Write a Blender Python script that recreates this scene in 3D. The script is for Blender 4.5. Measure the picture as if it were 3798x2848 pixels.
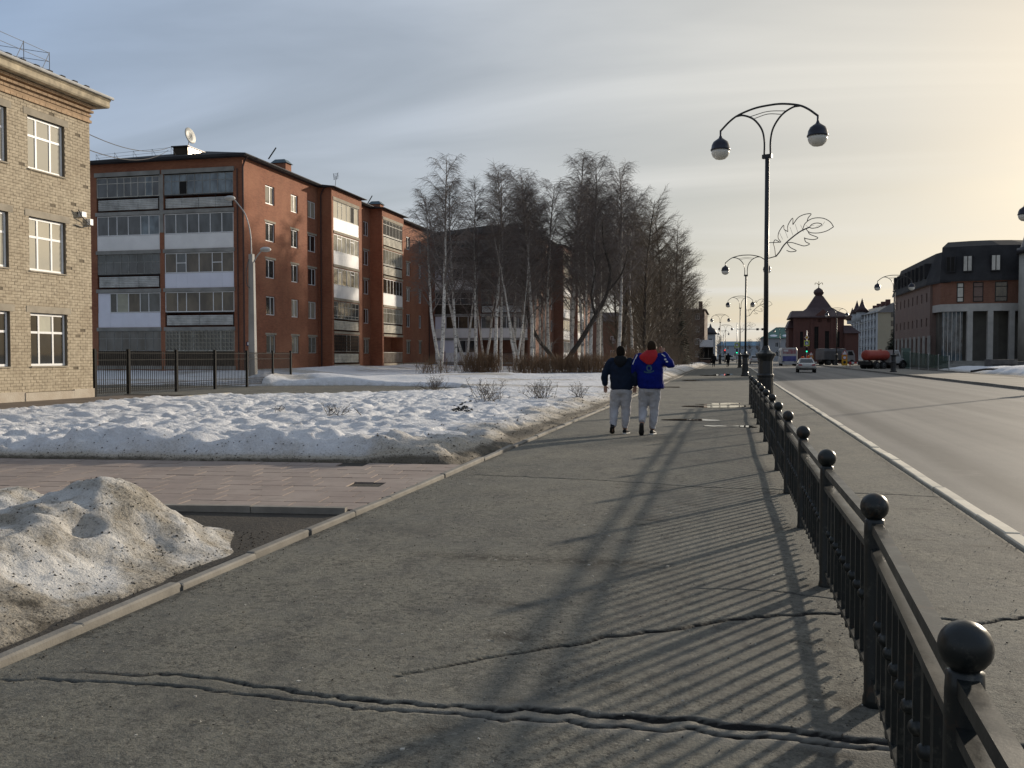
import bpy, bmesh, math, random
import numpy as np
from mathutils import Vector, Matrix
R = math.radians
scene = bpy.context.scene
for o in list(bpy.data.objects): bpy.data.objects.remove(o)
col = scene.collection

# ------------------------------------------------------------------ camera
CAM_H = 1.6
cam = bpy.data.cameras.new('camera'); cam.sensor_width = 36.0; cam.lens = 32.4
cam.clip_start = 0.05; cam.clip_end = 9000
camo = bpy.data.objects.new('camera', cam); col.objects.link(camo)
camo.location = (0, 0, CAM_H); camo.rotation_euler = (R(90-1.776), 0, R(13.348))
scene.camera = camo
scene.render.resolution_x = 1024; scene.render.resolution_y = 768

# ------------------------------------------------------------------ sky and sun
SUN_AZ, SUN_EL = 31.0, 13.3            # azimuth clockwise from the street's direction (+Y)
sd = Vector((math.sin(R(SUN_AZ))*math.cos(R(SUN_EL)), math.cos(R(SUN_AZ))*math.cos(R(SUN_EL)), math.sin(R(SUN_EL))))
sun = bpy.data.lights.new('sun', 'SUN'); sun.energy = 4.2; sun.angle = R(1.3); sun.color = (1.0, 0.87, 0.70)
suno = bpy.data.objects.new('sun', sun); col.objects.link(suno); suno.location = (60, 90, 60)
suno.rotation_euler = sd.to_track_quat('Z', 'Y').to_euler()
world = bpy.data.worlds.new('World'); scene.world = world; world.use_nodes = True
wn, wl = world.node_tree.nodes, world.node_tree.links
wn.clear()
def W(t, **k):
    n = wn.new(t)
    for a, b in k.items(): setattr(n, a, b)
    return n
def wset(n, i, v):
    if hasattr(v, 'is_linked') or isinstance(v, bpy.types.NodeSocket): wl.new(v, n.inputs[i])
    else: n.inputs[i].default_value = v
def wmath(op, a, b=0.0, clamp=False):
    n = W('ShaderNodeMath', operation=op, use_clamp=clamp); wset(n, 0, a); wset(n, 1, b); return n.outputs[0]
def wmix(f, a, b):
    n = W('ShaderNodeMix', data_type='RGBA'); wset(n, 0, f); wset(n, 6, a); wset(n, 7, b); return n.outputs[2]
sky = W('ShaderNodeTexSky', sky_type='NISHITA', sun_disc=False, sun_elevation=R(SUN_EL), sun_rotation=R(SUN_AZ),
        altitude=100, air_density=1.0, dust_density=1.6, ozone_density=1.4)
tc = W('ShaderNodeTexCoord')
sep = W('ShaderNodeSeparateXYZ'); wl.new(tc.outputs['Generated'], sep.inputs[0])
zz = wmath('ADD', wmath('MAXIMUM', sep.outputs[2], 0.0), 0.14)
cmb = W('ShaderNodeCombineXYZ'); wset(cmb, 0, wmath('DIVIDE', sep.outputs[0], zz)); wset(cmb, 1, wmath('DIVIDE', sep.outputs[1], zz))
mp = W('ShaderNodeMapping'); wl.new(cmb.outputs[0], mp.inputs[0]); mp.inputs['Rotation'].default_value = (0, 0, R(-48)); mp.inputs['Scale'].default_value = (0.42, 1.9, 1)
n1 = W('ShaderNodeTexNoise'); wl.new(mp.outputs[0], n1.inputs[0]); n1.inputs['Scale'].default_value = 0.85; n1.inputs['Detail'].default_value = 5; n1.inputs['Roughness'].default_value = 0.5
n1.inputs['Distortion'].default_value = 0.7
rp = W('ShaderNodeValToRGB'); wl.new(n1.outputs[0], rp.inputs[0])
rp.color_ramp.elements[0].position = 0.30; rp.color_ramp.elements[1].position = 0.70
# thin veil of cloud: its brightness and warmth follow the sun's forward scattering
dt = W('ShaderNodeVectorMath', operation='DOT_PRODUCT'); wl.new(tc.outputs['Generated'], dt.inputs[0]); dt.inputs[1].default_value = sd
dot = wmath('MAXIMUM', dt.outputs['Value'], 0.0)
cr_ = W('ShaderNodeValToRGB'); wl.new(dot, cr_.inputs[0]); ce = cr_.color_ramp.elements
for q, c_ in ((0.0, (.345, .40, .50)), (.33, (.345, .455, .635)), (.66, (.515, .575, .66)), (.84, (.655, .655, .63)), (.93, (.755, .72, .64)), (.985, (.88, .775, .615))):
    e_ = ce[0] if q == 0 else (ce[1] if q == .33 else ce.new(q)); e_.position = q; e_.color = (*c_, 1)
veil = W('ShaderNodeVectorMath', operation='SCALE'); wl.new(cr_.outputs[0], veil.inputs[0]); wset(veil, 3, wmath('ADD', wmath('MULTIPLY', rp.outputs[0], 4.2), 10.0))
lowz = wmath('POWER', wmath('SUBTRACT', 1.0, wmath('MULTIPLY', wmath('MAXIMUM', sep.outputs[2], 0.0), 2.6), True), 2.0)
ccol = wmix(wmath('MULTIPLY', lowz, .55), veil.outputs[0], (9.0, 8.35, 7.0, 1))
cov = wmath('MINIMUM', wmath('ADD', wmath('MULTIPLY', rp.outputs[0], 0.30), 0.66), 0.95)
skyc = wmix(cov, sky.outputs[0], ccol)
bg = W('ShaderNodeBackground'); wl.new(skyc, bg.inputs[0]); bg.inputs[1].default_value = 0.075
wo = W('ShaderNodeOutputWorld'); wl.new(bg.outputs[0], wo.inputs[0])
vs = scene.view_settings; vs.view_transform = 'Standard'; vs.look = 'None'; vs.exposure = 0.12; vs.gamma = 1.0; vs.use_curve_mapping = False

# ------------------------------------------------------------------ mesh helpers
WP = {}                                              # world position of each object's origin
class MB:
    def __init__(s, T=None): s.v = []; s.f = []; s.T = T
    def add(s, vs, fs):
        b = len(s.v)
        s.v.extend([s.T(*p) for p in vs] if s.T else vs)
        s.f.extend([tuple(i+b for i in f) for f in fs]); return s
    def box(s, x0, x1, y0, y1, z0, z1):
        return s.add([(x0,y0,z0),(x1,y0,z0),(x1,y1,z0),(x0,y1,z0),(x0,y0,z1),(x1,y0,z1),(x1,y1,z1),(x0,y1,z1)],
                     [(0,3,2,1),(4,5,6,7),(0,1,5,4),(1,2,6,5),(2,3,7,6),(3,0,4,7)])
    def quad(s, a, b, c, d): return s.add([a, b, c, d], [(0, 1, 2, 3)])
    def poly(s, pts): return s.add(list(pts), [tuple(range(len(pts)))])
    def ext(s, pts, vec):                            # polygon extruded by a vector
        n = len(pts); q = [(p[0]+vec[0], p[1]+vec[1], p[2]+vec[2]) for p in pts]
        return s.add(list(pts)+q, [tuple(range(n))[::-1], tuple(range(n, 2*n))]+[(i, (i+1) % n, n+(i+1) % n, n+i) for i in range(n)])
    def loft(s, rings, cap=True, closed=True):
        n = len(rings[0]); vs = [p for r in rings for p in r]; fs = []
        for k in range(len(rings)-1):
            for i in range(n if closed else n-1):
                j = (i+1) % n; fs.append((k*n+i, k*n+j, (k+1)*n+j, (k+1)*n+i))
        if cap: fs += [tuple(range(n))[::-1], tuple(range((len(rings)-1)*n, len(rings)*n))]
        return s.add(vs, fs)
    def tube(s, pts, rad, n=6, cap=True):
        P = [Vector(p) for p in pts]; m = len(P)
        if not hasattr(rad, '__len__'): rad = [rad]*m
        d0 = (P[1]-P[0]).normalized(); up = Vector((0,0,1)) if abs(d0.z) < .9 else Vector((1,0,0))
        u = d0.cross(up).normalized(); rings = []
        for i in range(m):
            d = (P[min(i+1, m-1)]-P[max(i-1, 0)]).normalized()
            u = (u-d*u.dot(d)); u = u.normalized() if u.length > 1e-6 else d.orthogonal().normalized()
            w = d.cross(u); r = rad[i]
            rings.append([tuple(P[i]+u*(r*math.cos(2*math.pi*k/n))+w*(r*math.sin(2*math.pi*k/n))) for k in range(n)])
        return s.loft(rings, cap)
    def lathe(s, prof, n=16, c=(0,0,0), ax='z'):
        rings = []
        for r, h in prof:
            ring = []
            for k in range(n):
                a = 2*math.pi*k/n; p, q = r*math.cos(a), r*math.sin(a)
                ring.append({'z': (c[0]+p, c[1]+q, c[2]+h), 'x': (c[0]+h, c[1]+p, c[2]+q), 'y': (c[0]+p, c[1]+h, c[2]+q)}[ax])
            rings.append(ring)
        return s.loft(rings)
    def ball(s, c, r, n=12, m=8, sc=(1,1,1)):
        pr = [(max(r*math.sin(math.pi*i/m), 1e-4), -r*math.cos(math.pi*i/m)) for i in range(m+1)]
        return s.loft([[(c[0]+q*math.cos(2*math.pi*k/n)*sc[0], c[1]+q*math.sin(2*math.pi*k/n)*sc[1], c[2]+h*sc[2]) for k in range(n)] for q, h in pr])
    def mesh(s, name, mat, smooth=False):
        me = bpy.data.meshes.new(name); me.from_pydata(s.v, [], s.f); me.materials.append(mat)
        if smooth: me.polygons.foreach_set('use_smooth', [True]*len(me.polygons))
        me.update(); return me
    def build(s, name, mat, parent=None, smooth=False, world=True, loc=(0,0,0)):
        return link(name, s.mesh(name, mat, smooth), parent, world, loc)
def link(name, me, parent=None, world=True, loc=(0,0,0), rot=None):
    o = bpy.data.objects.new(name, me); col.objects.link(o)
    loc = Vector(loc)
    if parent is not None:
        o.parent = parent
        o.location = loc-WP[parent] if world else loc
        WP[o] = loc if world else WP[parent]+loc
    else:
        o.location = loc; WP[o] = loc
    if rot: o.rotation_euler = rot
    return o
def tag(o, label, cat, group=None):
    o['label'] = label; o['category'] = cat
    if group: o['group'] = group
    return o
def thing(name, label, cat, loc=(0,0,0), group=None, rz=0):
    o = bpy.data.objects.new(name, None); col.objects.link(o); o.location = loc; o.rotation_euler = (0, 0, rz)
    o.empty_display_size = .2; WP[o] = Vector(loc); return tag(o, label, cat, group)
def struct(o, kind='structure'): o['kind'] = kind; return o
def kids(o): return [c for c in bpy.data.objects if c.parent == o]
def copy_tree(o, loc=None, rz=None, label=None, parent=None, _map=None):
    if _map is None:
        _map = {}
        for c in bpy.data.objects:
            if c.parent: _map.setdefault(c.parent, []).append(c)
    c = o.copy(); col.objects.link(c); c.parent = parent
    if loc is not None: c.location = loc
    if rz is not None: c.rotation_euler = (0, 0, rz)
    if label: c['label'] = label
    for ch in _map.get(o, []): copy_tree(ch, parent=c, _map=_map)
    return c
def grid_mesh(name, xs, ys, Z, mat, attrs=None, smooth=True, parent=None):
    nx, ny = len(xs), len(ys); X, Y = np.meshgrid(xs, ys)
    co = np.stack([X, Y, Z], -1).reshape(-1, 3).astype(np.float32)
    i = np.arange(nx*ny).reshape(ny, nx)
    q = np.stack([i[:-1,:-1], i[:-1,1:], i[1:,1:], i[1:,:-1]], -1).reshape(-1, 4)
    me = bpy.data.meshes.new(name); me.vertices.add(len(co)); me.vertices.foreach_set('co', co.ravel())
    me.loops.add(q.size); me.loops.foreach_set('vertex_index', q.ravel().astype(np.int32))
    me.polygons.add(len(q)); me.polygons.foreach_set('loop_start', (np.arange(len(q))*4).astype(np.int32))
    me.polygons.foreach_set('loop_total', np.full(len(q), 4, np.int32))
    if smooth: me.polygons.foreach_set('use_smooth', np.ones(len(q), bool))
    for k, a in (attrs or {}).items():
        at = me.attributes.new(k, 'FLOAT', 'POINT'); at.data.foreach_set('value', a.ravel().astype(np.float32))
    me.materials.append(mat); me.update(); me.validate()
    return link(name, me, parent)
def _h(ix, iy, s):
    n = (ix.astype(np.int64)*374761393+iy.astype(np.int64)*668265263+s*974711) & 0x7fffffff
    n = ((n ^ (n >> 13))*1274126177) & 0x7fffffff
    return ((n ^ (n >> 16)) & 0xffff)/65535.0
def vnoise(x, y, s=0):
    ix, iy = np.floor(x), np.floor(y); fx, fy = x-ix, y-iy; fx = fx*fx*(3-2*fx); fy = fy*fy*(3-2*fy)
    a, b, c, d = _h(ix, iy, s), _h(ix+1, iy, s), _h(ix, iy+1, s), _h(ix+1, iy+1, s)
    return (a*(1-fx)+b*fx)*(1-fy)+(c*(1-fx)+d*fx)*fy
def fbm(x, y, o=4, s=0):
    r = 0; a = .5
    for k in range(o): r = r+a*vnoise(x, y, s+k*17); x = x*2.03+5.1; y = y*2.03+3.7; a *= .5
    return r/(1-.5**o)
def sstep(a, b, x): t = np.clip((x-a)/(b-a), 0, 1); return t*t*(3-2*t)

# ------------------------------------------------------------------ materials
class G:
    def __init__(s, name):
        s.m = bpy.data.materials.new(name); s.m.use_nodes = True; s.n = s.m.node_tree.nodes; s.l = s.m.node_tree.links
        s.b = s.n['Principled BSDF']
    def N(s, t, **k):
        n = s.n.new(t)
        for a, b in k.items(): setattr(n, a, b)
        return n
    def set(s, n, i, v):
        if isinstance(v, bpy.types.NodeSocket): s.l.new(v, n.inputs[i])
        else: n.inputs[i].default_value = v
    def pos(s): return s.N('ShaderNodeNewGeometry').outputs['Position']
    def obj(s): return s.N('ShaderNodeTexCoord').outputs['Object']
    def rnd(s): return s.N('ShaderNodeObjectInfo').outputs['Random']
    def attr(s, n): return s.N('ShaderNodeAttribute', attribute_name=n).outputs['Fac']
    def map(s, v, scale=(1,1,1), rot=(0,0,0), loc=(0,0,0)):
        n = s.N('ShaderNodeMapping'); s.l.new(v, n.inputs[0]); n.inputs['Scale'].default_value = scale; n.inputs['Rotation'].default_value = rot; n.inputs['Location'].default_value = loc; return n.outputs[0]
    def noise(s, v, scale, detail=4, rough=.55, dist=0):
        n = s.N('ShaderNodeTexNoise'); s.l.new(v, n.inputs[0]); n.inputs['Scale'].default_value = scale; n.inputs['Detail'].default_value = detail; n.inputs['Roughness'].default_value = rough; n.inputs['Distortion'].default_value = dist; return n.outputs[0]
    def vor(s, v, scale, out='Distance', feature='F1'):
        n = s.N('ShaderNodeTexVoronoi', feature=feature); s.l.new(v, n.inputs['Vector']); n.inputs['Scale'].default_value = scale; return n.outputs[out]
    def ramp(s, f, a, b, c0=(0,0,0,1), c1=(1,1,1,1)):
        n = s.N('ShaderNodeValToRGB'); s.l.new(f, n.inputs[0]); e = n.color_ramp.elements; e[0].position = a; e[1].position = b; e[0].color = c0; e[1].color = c1; return n.outputs[0]
    def mix(s, f, a, b, blend='MIX'):
        n = s.N('ShaderNodeMix', data_type='RGBA', blend_type=blend); s.set(n, 0, f); s.set(n, 6, a if isinstance(a, bpy.types.NodeSocket) else (*a[:3], 1)); s.set(n, 7, b if isinstance(b, bpy.types.NodeSocket) else (*b[:3], 1)); return n.outputs[2]
    def math(s, op, a, b=0.0, clamp=False):
        n = s.N('ShaderNodeMath', operation=op, use_clamp=clamp); s.set(n, 0, a); s.set(n, 1, b); return n.outputs[0]
    def bump(s, h, strength=.3, dist=.01):
        n = s.N('ShaderNodeBump'); s.l.new(h, n.inputs['Height']); n.inputs['Strength'].default_value = strength; n.inputs['Distance'].default_value = dist; s.l.new(n.outputs[0], s.b.inputs['Normal'])
    def out(s, colr=None, rough=None, metal=None, spec=None):
        if colr is not None: s.set(s.b, 'Base Color', colr if isinstance(colr, bpy.types.NodeSocket) else (*colr[:3], 1))
        if rough is not None: s.set(s.b, 'Roughness', rough)
        if metal is not None: s.set(s.b, 'Metallic', metal)
        if spec is not None: s.set(s.b, 'Specular IOR Level', spec)
        return s.m
def mul(c, k): return tuple(min(max(x*k, 0), 1) for x in c)
def pm(name, c, rough=.75, var=.22, scale=1.5, bump=0.0, bs=60, metal=0.0, spec=.4, c2=None, rnd=0.0, dist=.005):
    g = G(name); p = g.obj()
    f = g.ramp(g.noise(p, scale, 5, .6), .3, .7)
    cc = g.mix(f, mul(c, 1-var), c2 or mul(c, 1+var))
    if rnd: 
        h = g.N('ShaderNodeHueSaturation'); g.set(h, 'Value', g.math('ADD', g.math('MULTIPLY', g.rnd(), 2*rnd), 1-rnd)); g.set(h, 'Color', cc); cc = h.outputs[0]
    if bump: g.bump(g.noise(p, bs, 4, .6), bump, dist)
    return g.out(cc, rough, metal, spec)
M = {}
# asphalt of the pavement: aggregate, dust patches, cracks blackened with dirt and painted groove shade, stains (own shapes, vertex attributes)
g = G('pavement_asphalt'); p = g.pos()
big = g.ramp(g.noise(p, .55, 6, .66), .36, .66); mid = g.ramp(g.noise(g.map(p, (1, .55, 1)), 2.6, 6, .7), .42, .66); fine = g.ramp(g.noise(p, 11, 5, .7), .40, .64)
c = g.mix(big, (.118, .117, .100), (.205, .192, .148)); c = g.mix(g.math('MULTIPLY', mid, .72), c, (.070, .072, .068)); c = g.mix(g.math('MULTIPLY', fine, .45), c, (.215, .20, .158))
sp = g.ramp(g.vor(p, 48, 'Color'), .74, .90); c = g.mix(g.math('MULTIPLY', sp, .30), c, (.30, .28, .235))
dk = g.ramp(g.noise(p, 55, 4, .7), .57, .62); c = g.mix(g.math('MULTIPLY', g.math('MULTIPLY', dk, g.ramp(g.noise(p, 2.2, 4, .6), .30, .60)), .85), c, (.026, .024, .021))
ch_ = g.ramp(g.vor(p, 9, 'Distance'), .035, .055, (1,1,1,1), (0,0,0,1)); c = g.mix(g.math('MULTIPLY', ch_, .5), c, (.36, .33, .27))
d2 = g.math('MULTIPLY', g.ramp(g.noise(p, 24, 4, .75), .60, .70), g.ramp(g.noise(p, 1.7, 3, .6), .45, .65)); c = g.mix(g.math('MULTIPLY', d2, .8), c, (.038, .034, .027))
st = g.math('MULTIPLY', g.attr('stain'), g.ramp(g.noise(p, 14, 5, .75), .40, .54))
gr = g.ramp(g.noise(p, 21, 6, .85), .50, .57); c = g.mix(g.math('MULTIPLY', g.math('MULTIPLY', gr, g.ramp(g.noise(p, 1.1, 5, .7), .32, .56)), .80), c, (.036, .034, .029))
lg = g.ramp(g.noise(g.map(p, loc=(7, 3, 0)), 17, 6, .85), .56, .62); c = g.mix(g.math('MULTIPLY', lg, .40), c, (.30, .28, .23))
bl = g.ramp(g.noise(g.map(p, (1, .7, 1)), 4.3, 6, .78), .56, .63); c = g.mix(g.math('MULTIPLY', bl, .62), c, (.055, .053, .046))
wt = g.ramp(g.noise(g.map(p, (1.0, .8, 1), loc=(4.2, 1.1, 0)), .75, 6, .72), .53, .62); c = g.mix(g.math('MULTIPLY', wt, .42), c, (.052, .052, .048))
c = g.mix(st, c, (.035, .031, .023)); c = g.mix(g.math('MULTIPLY', g.attr('lip'), .55), c, (.27, .255, .22)); c = g.mix(g.attr('crack'), c, (.010, .009, .008))
g.bump(g.math('ADD', g.noise(p, 70, 4, .7), g.math('MULTIPLY', g.noise(p, 9, 5, .65), 1.4)), .75, .009)
M['walk'] = g.out(c, .85, 0, .3)
g = G('road_asphalt'); p = g.pos()
lanes = g.noise(g.map(p, (1.15, .018, 1)), 1.0, 4, .6); c = g.mix(g.ramp(lanes, .36, .66), (.085, .083, .078), (.165, .155, .138))
c = g.mix(g.math('MULTIPLY', g.ramp(g.noise(p, .7, 5, .65), .4, .7), .35), c, (.20, .185, .16))
sp = g.ramp(g.vor(p, 70, 'Color'), .6, .95); c = g.mix(g.math('MULTIPLY', sp, .22), c, (.3, .28, .25))
sx = g.N('ShaderNodeSeparateXYZ'); g.l.new(p, sx.inputs[0]); xw = g.math('ADD', sx.outputs[0], g.math('MULTIPLY', g.noise(g.map(p, (.0, .12, 0)), 1, 3, .6), .5))
for x_, w_, k_ in ((3.75, .42, .85), (6.1, .6, .34), (7.9, .6, .34), (10.2, .7, .3)):
    t_ = g.math('DIVIDE', g.math('ABSOLUTE', g.math('SUBTRACT', xw, x_)), w_); c = g.mix(g.math('MULTIPLY', g.math('MULTIPLY', g.ramp(t_, .35, 1.0, (1,1,1,1), (0,0,0,1)), g.ramp(g.noise(p, 1.3, 5, .7), .20, .45)), k_), c, (.055, .054, .05))
g.bump(g.noise(p, 60, 3, .6), .45, .006); M['road'] = g.out(c, .75, 0, .4)
g = G('wet_soil'); p = g.pos()
c = g.mix(g.ramp(g.noise(p, 1.3, 6, .65), .35, .65), (.014, .011, .007), (.044, .035, .023)); c = g.mix(g.math('MULTIPLY', g.ramp(g.noise(p, 30, 4, .7), .5, .7), .5), c, (.075, .062, .046))
g.bump(g.noise(p, 22, 5, .7), .8, .03); M['soil'] = g.out(c, .8)
g = G('far_ground'); p = g.pos()
c = g.mix(g.ramp(g.noise(p, .05, 6, .65), .4, .6), (.10, .095, .085), (.16, .15, .135)); M['ground'] = g.out(c, .9)
M['kerb'] = pm('kerb_concrete', (.215, .20, .172), .85, .3, 2.5, .5, 45, rnd=.13, dist=.006)
M['kerb_pale'] = pm('kerb_pale_concrete', (.66, .60, .48), .85, .22, 2.0, .4, 45, rnd=.10, dist=.006)
M['pale_conc'] = pm('pale_grey_concrete', (.44, .43, .40), .85, .15, .8)
M['plain_conc'] = pm('grey_concrete', (.26, .255, .235), .85, .3, .8, .3, 30)
g = G('paving_tile'); p = g.pos()
c = g.mix(g.ramp(g.noise(p, 1.1, 5, .6), .3, .7), (.25, .195, .165), (.325, .265, .225)); c = g.mix(g.math('MULTIPLY', g.ramp(g.noise(p, 5, 5, .7), .52, .7), .6), c, (.17, .145, .12))
h = g.N('ShaderNodeHueSaturation'); g.set(h, 'Value', g.math('ADD', g.math('MULTIPLY', g.rnd(), .18), .90)); g.set(h, 'Color', c)
g.bump(g.noise(p, 60, 4, .6), .4, .004); M['tile'] = g.out(h.outputs[0], .8)
def snowmat(name, clean, dirty, wet, k=.75, sc=2.6):
    g = G(name); p = g.pos()
    d = g.math('ADD', g.attr('dirt'), g.math('MULTIPLY', g.math('SUBTRACT', g.noise(p, sc, 7, .75), .5), k), True)
    cl = g.mix(g.ramp(g.noise(p, 5.5, 5, .7), .38, .68), mul(clean, .82), clean)
    c = g.mix(g.ramp(d, .12, .60), cl, dirty); c = g.mix(g.ramp(d, .72, .98), c, wet)
    s1 = g.ramp(g.noise(p, 30, 6, .8), .525, .60); c = g.mix(g.math('MULTIPLY', s1, g.math('ADD', g.math('MULTIPLY', d, 1.1), .05, True)), c, mul(wet, .6))
    s2 = g.ramp(g.noise(p, 75, 3, .6), .56, .63); c = g.mix(g.math('MULTIPLY', s2, g.math('ADD', g.math('MULTIPLY', d, .7), .06, True)), c, mul(wet, .4))
    g.bump(g.math('ADD', g.noise(p, 30, 6, .75), g.math('MULTIPLY', g.noise(p, 7, 5, .65), 1.6)), .9, .035)
    return g.out(c, .75, 0, .3)
M['snow'] = snowmat('melting_snow', (.84, .84, .845), (.50, .445, .36), (.13, .11, .08), .55); M['snow_dirty'] = snowmat('dirty_granular_snow', (.74, .72, .68), (.37, .33, .265), (.085, .072, .052), 1.0, 4.0)
# bricks
def brickmat(name, c1, c2, mort, bw, bh, patch, big=.35):
    g = G(name); p = g.obj(); s = g.N('ShaderNodeSeparateXYZ'); g.l.new(p, s.inputs[0])
    cm = g.N('ShaderNodeCombineXYZ'); g.set(cm, 0, g.math('ADD', s.outputs[0], s.outputs[1])); g.set(cm, 1, s.outputs[2])
    b = g.N('ShaderNodeTexBrick'); g.l.new(cm.outputs[0], b.inputs[0]); b.inputs['Scale'].default_value = 1; b.inputs['Brick Width'].default_value = bw; b.inputs['Row Height'].default_value = bh
    b.inputs['Mortar Size'].default_value = .007; b.inputs['Color1'].default_value = (*c1, 1); b.inputs['Color2'].default_value = (*c2, 1); b.inputs['Mortar'].default_value = (*mort, 1); b.inputs['Bias'].default_value = 0
    f = g.ramp(g.noise(p, .22, 6, .68), .38, .64); c = g.mix(g.math('MULTIPLY', f, big), b.outputs['Color'], patch)
    f2 = g.ramp(g.noise(g.map(p, (1, 1, .25)), 1.4, 5, .7), .5, .75); c = g.mix(g.math('MULTIPLY', f2, .45), c, mul(patch, .45))
    g.bump(g.math('SUBTRACT', g.noise(p, 50, 3, .6), b.outputs['Fac']), .5, .008); return g.out(c, .85, 0, .25)
M['red_brick'] = brickmat('red_brick_wall', (.225, .078, .043), (.315, .120, .064), (.19, .112, .08), .26, .078, (.39, .185, .105), .55)
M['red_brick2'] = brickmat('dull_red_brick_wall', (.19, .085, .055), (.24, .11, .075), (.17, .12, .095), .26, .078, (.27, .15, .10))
M['mans_brick'] = brickmat('brown_brick_wall', (.19, .125, .105), (.22, .15, .125), (.20, .17, .15), .26, .078, (.24, .19, .165))
M['church_brick'] = brickmat('dark_red_brick_wall', (.105, .048, .040), (.125, .058, .048), (.12, .075, .064), .26, .078, (.135, .072, .060))
g = G('beige_brick'); p = g.pos()
sn = g.N('ShaderNodeVectorMath', operation='SNAP'); g.l.new(p, sn.inputs[0]); sn.inputs[1].default_value = (4, .13, .105)
wnz = g.N('ShaderNodeTexWhiteNoise'); g.l.new(sn.outputs[0], wnz.inputs[0])
c = g.mix(wnz.outputs['Value'], (.35, .295, .215), (.49, .42, .31)); c = g.mix(g.math('MULTIPLY', g.ramp(g.noise(p, .9, 5, .65), .45, .72), .45), c, (.29, .225, .15))
s = g.N('ShaderNodeSeparateXYZ'); g.l.new(p, s.inputs[0]); c = g.mix(g.math('MULTIPLY', g.ramp(s.outputs[2], .86, .97), 0.0), c, (.3, .2, .1))
g.bump(g.noise(p, 45, 4, .65), .5, .006); M['beige'] = g.out(c, .85, 0, .25)
M['corbel'] = pm('orange_brown_brick', (.37, .255, .155), .85, .25, 3, .4, 40, rnd=.16)
M['mortar'] = pm('grey_mortar', (.165, .135, .095), .95, .25, 2, .5, 60)
M['plinth'] = pm('peeling_whitewash', (.62, .56, .46), .85, .15, 1.2, .6, 20, c2=(.40, .33, .25), dist=.02)
M['cornice'] = pm('stained_cornice_plaster', (.40, .34, .24), .85, .5, 2.2, .2, 20)
M['lintel'] = pm('lintel_concrete', (.33, .29, .225), .9, .2, 2, .3, 40)
# glass, frames, panels
def glassmat(name, dark, light, a=.45, b=.62, ior=1.75, sc=.7, rough=.04):
    g = G(name); p = g.pos(); f = g.ramp(g.noise(g.map(p, (1, 1, .5)), sc, 3, .6), a, b)
    c = g.mix(f, dark, light); n = g.noise(p, 1.1, 2, .5); g.bump(n, .10, .02)
    g.set(g.b, 'IOR', ior); return g.out(c, rough, 0, .6)
M['glass'] = glassmat('window_glass', (.012, .014, .016), (.05, .052, .05), ior=2.1)
M['glass_low'] = glassmat('ground_floor_glass', (.010, .012, .013), (.028, .03, .03), ior=1.42)  # dark base and weak gloss imitate the dark view these panes reflect
M['glass_sun'] = glassmat('window_glass_blind_painted_sky', (.09, .085, .07), (.34, .32, .26), .25, .5, 2.3, .5)  # cream base colour stands for bright reflected sky as well as blinds
M['glass_dim'] = glassmat('balcony_glass', (.028, .032, .035), (.10, .11, .115), .38, .66, 1.6, .9)
M['glass_brown'] = glassmat('balcony_glass_brown', (.035, .026, .02), (.115, .09, .06), .4, .62, 1.55, .8)
M['glass_blue'] = glassmat('balcony_glass_blue', (.04, .06, .075), (.17, .22, .25), .35, .65, 1.6, 1.6)
M['curtain'] = pm('pale_curtain', (.36, .35, .27), .6, .15, 2)
M['white'] = pm('white_pvc', (.74, .74, .73), .45, .08, 3)
M['oldwhite'] = pm('weathered_white_wood', (.50, .485, .43), .7, .3, 3, .2, 30)
M['greyframe'] = pm('weathered_grey_wood', (.26, .26, .24), .8, .3, 3, .2, 30)
M['lilac'] = pm('pale_lilac_panel', (.74, .75, .83), .5, .05, 1)
M['panel'] = pm('white_panel', (.80, .79, .77), .55, .09, .8)
M['slat'] = pm('weathered_grey_slats', (.46, .46, .435), .7, .35, 1.3, .2, 30)
M['slat_pale'] = pm('weathered_pale_slats', (.50, .47, .395), .75, .35, 1.3, .2, 30)
M['darkwood'] = pm('dark_brown_boards', (.042, .032, .022), .8, .4, 2)
M['lattice'] = pm('cream_lattice', (.36, .34, .27), .7, .2, 3)
M['black'] = pm('black_void', (.012, .011, .010), .9, .2, 1)  # on open balconies this near-black is painted-in shade
M['roof_dark'] = pm('dark_roof_metal', (.052, .050, .055), .45, .25, .8, metal=.3)
M['roof_red'] = pm('dark_red_roof', (.06, .035, .035), .6, .25, .8)
M['tin'] = pm('bright_tin_sheet', (.55, .50, .42), .32, .2, 2, .3, 4, metal=.9, dist=.03)
M['galv'] = pm('galvanised_metal', (.42, .42, .41), .45, .15, 3, metal=.6)
M['dark_metal'] = pm('dark_painted_metal', (.018, .020, .021), .38, .3, 6, .15, 40, metal=.2, spec=.5)
g = G('fence_paint'); p = g.pos()
c = g.mix(g.ramp(g.noise(p, 9, 6, .75), .58, .72), (.013, .016, .016), (.060, .033, .019)); c = g.mix(g.math('MULTIPLY', g.ramp(g.noise(p, 14, 6, .8), .55, .70), .55), c, (.13, .125, .105))
g.bump(g.noise(p, 90, 4, .6), .25, .002); M['fence'] = g.out(c, g.ramp(g.noise(p, 5, 4, .6), .3, .7, (.28,.28,.28,1), (.52,.52,.52,1)), .25, .5)
M['iron'] = pm('matt_black_iron', (.012, .012, .012), .75, .3, 5, spec=.15); M['roof_matt'] = pm('matt_black_roofing', (.040, .040, .042), .8, .25, .6, .3, 3, spec=.15)
M['downpipe'] = pm('dark_brown_pipe', (.05, .022, .018), .45, .2, 3)
M['rust'] = pm('rusty_iron', (.10, .055, .032), .8, .4, 6)
M['conc_pole'] = pm('weathered_concrete_pole', (.36, .35, .325), .85, .2, .7, .3, 30)
M['lens'] = pm('milky_lamp_glass', (.66, .64, .57), .25, .05, 1)
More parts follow.
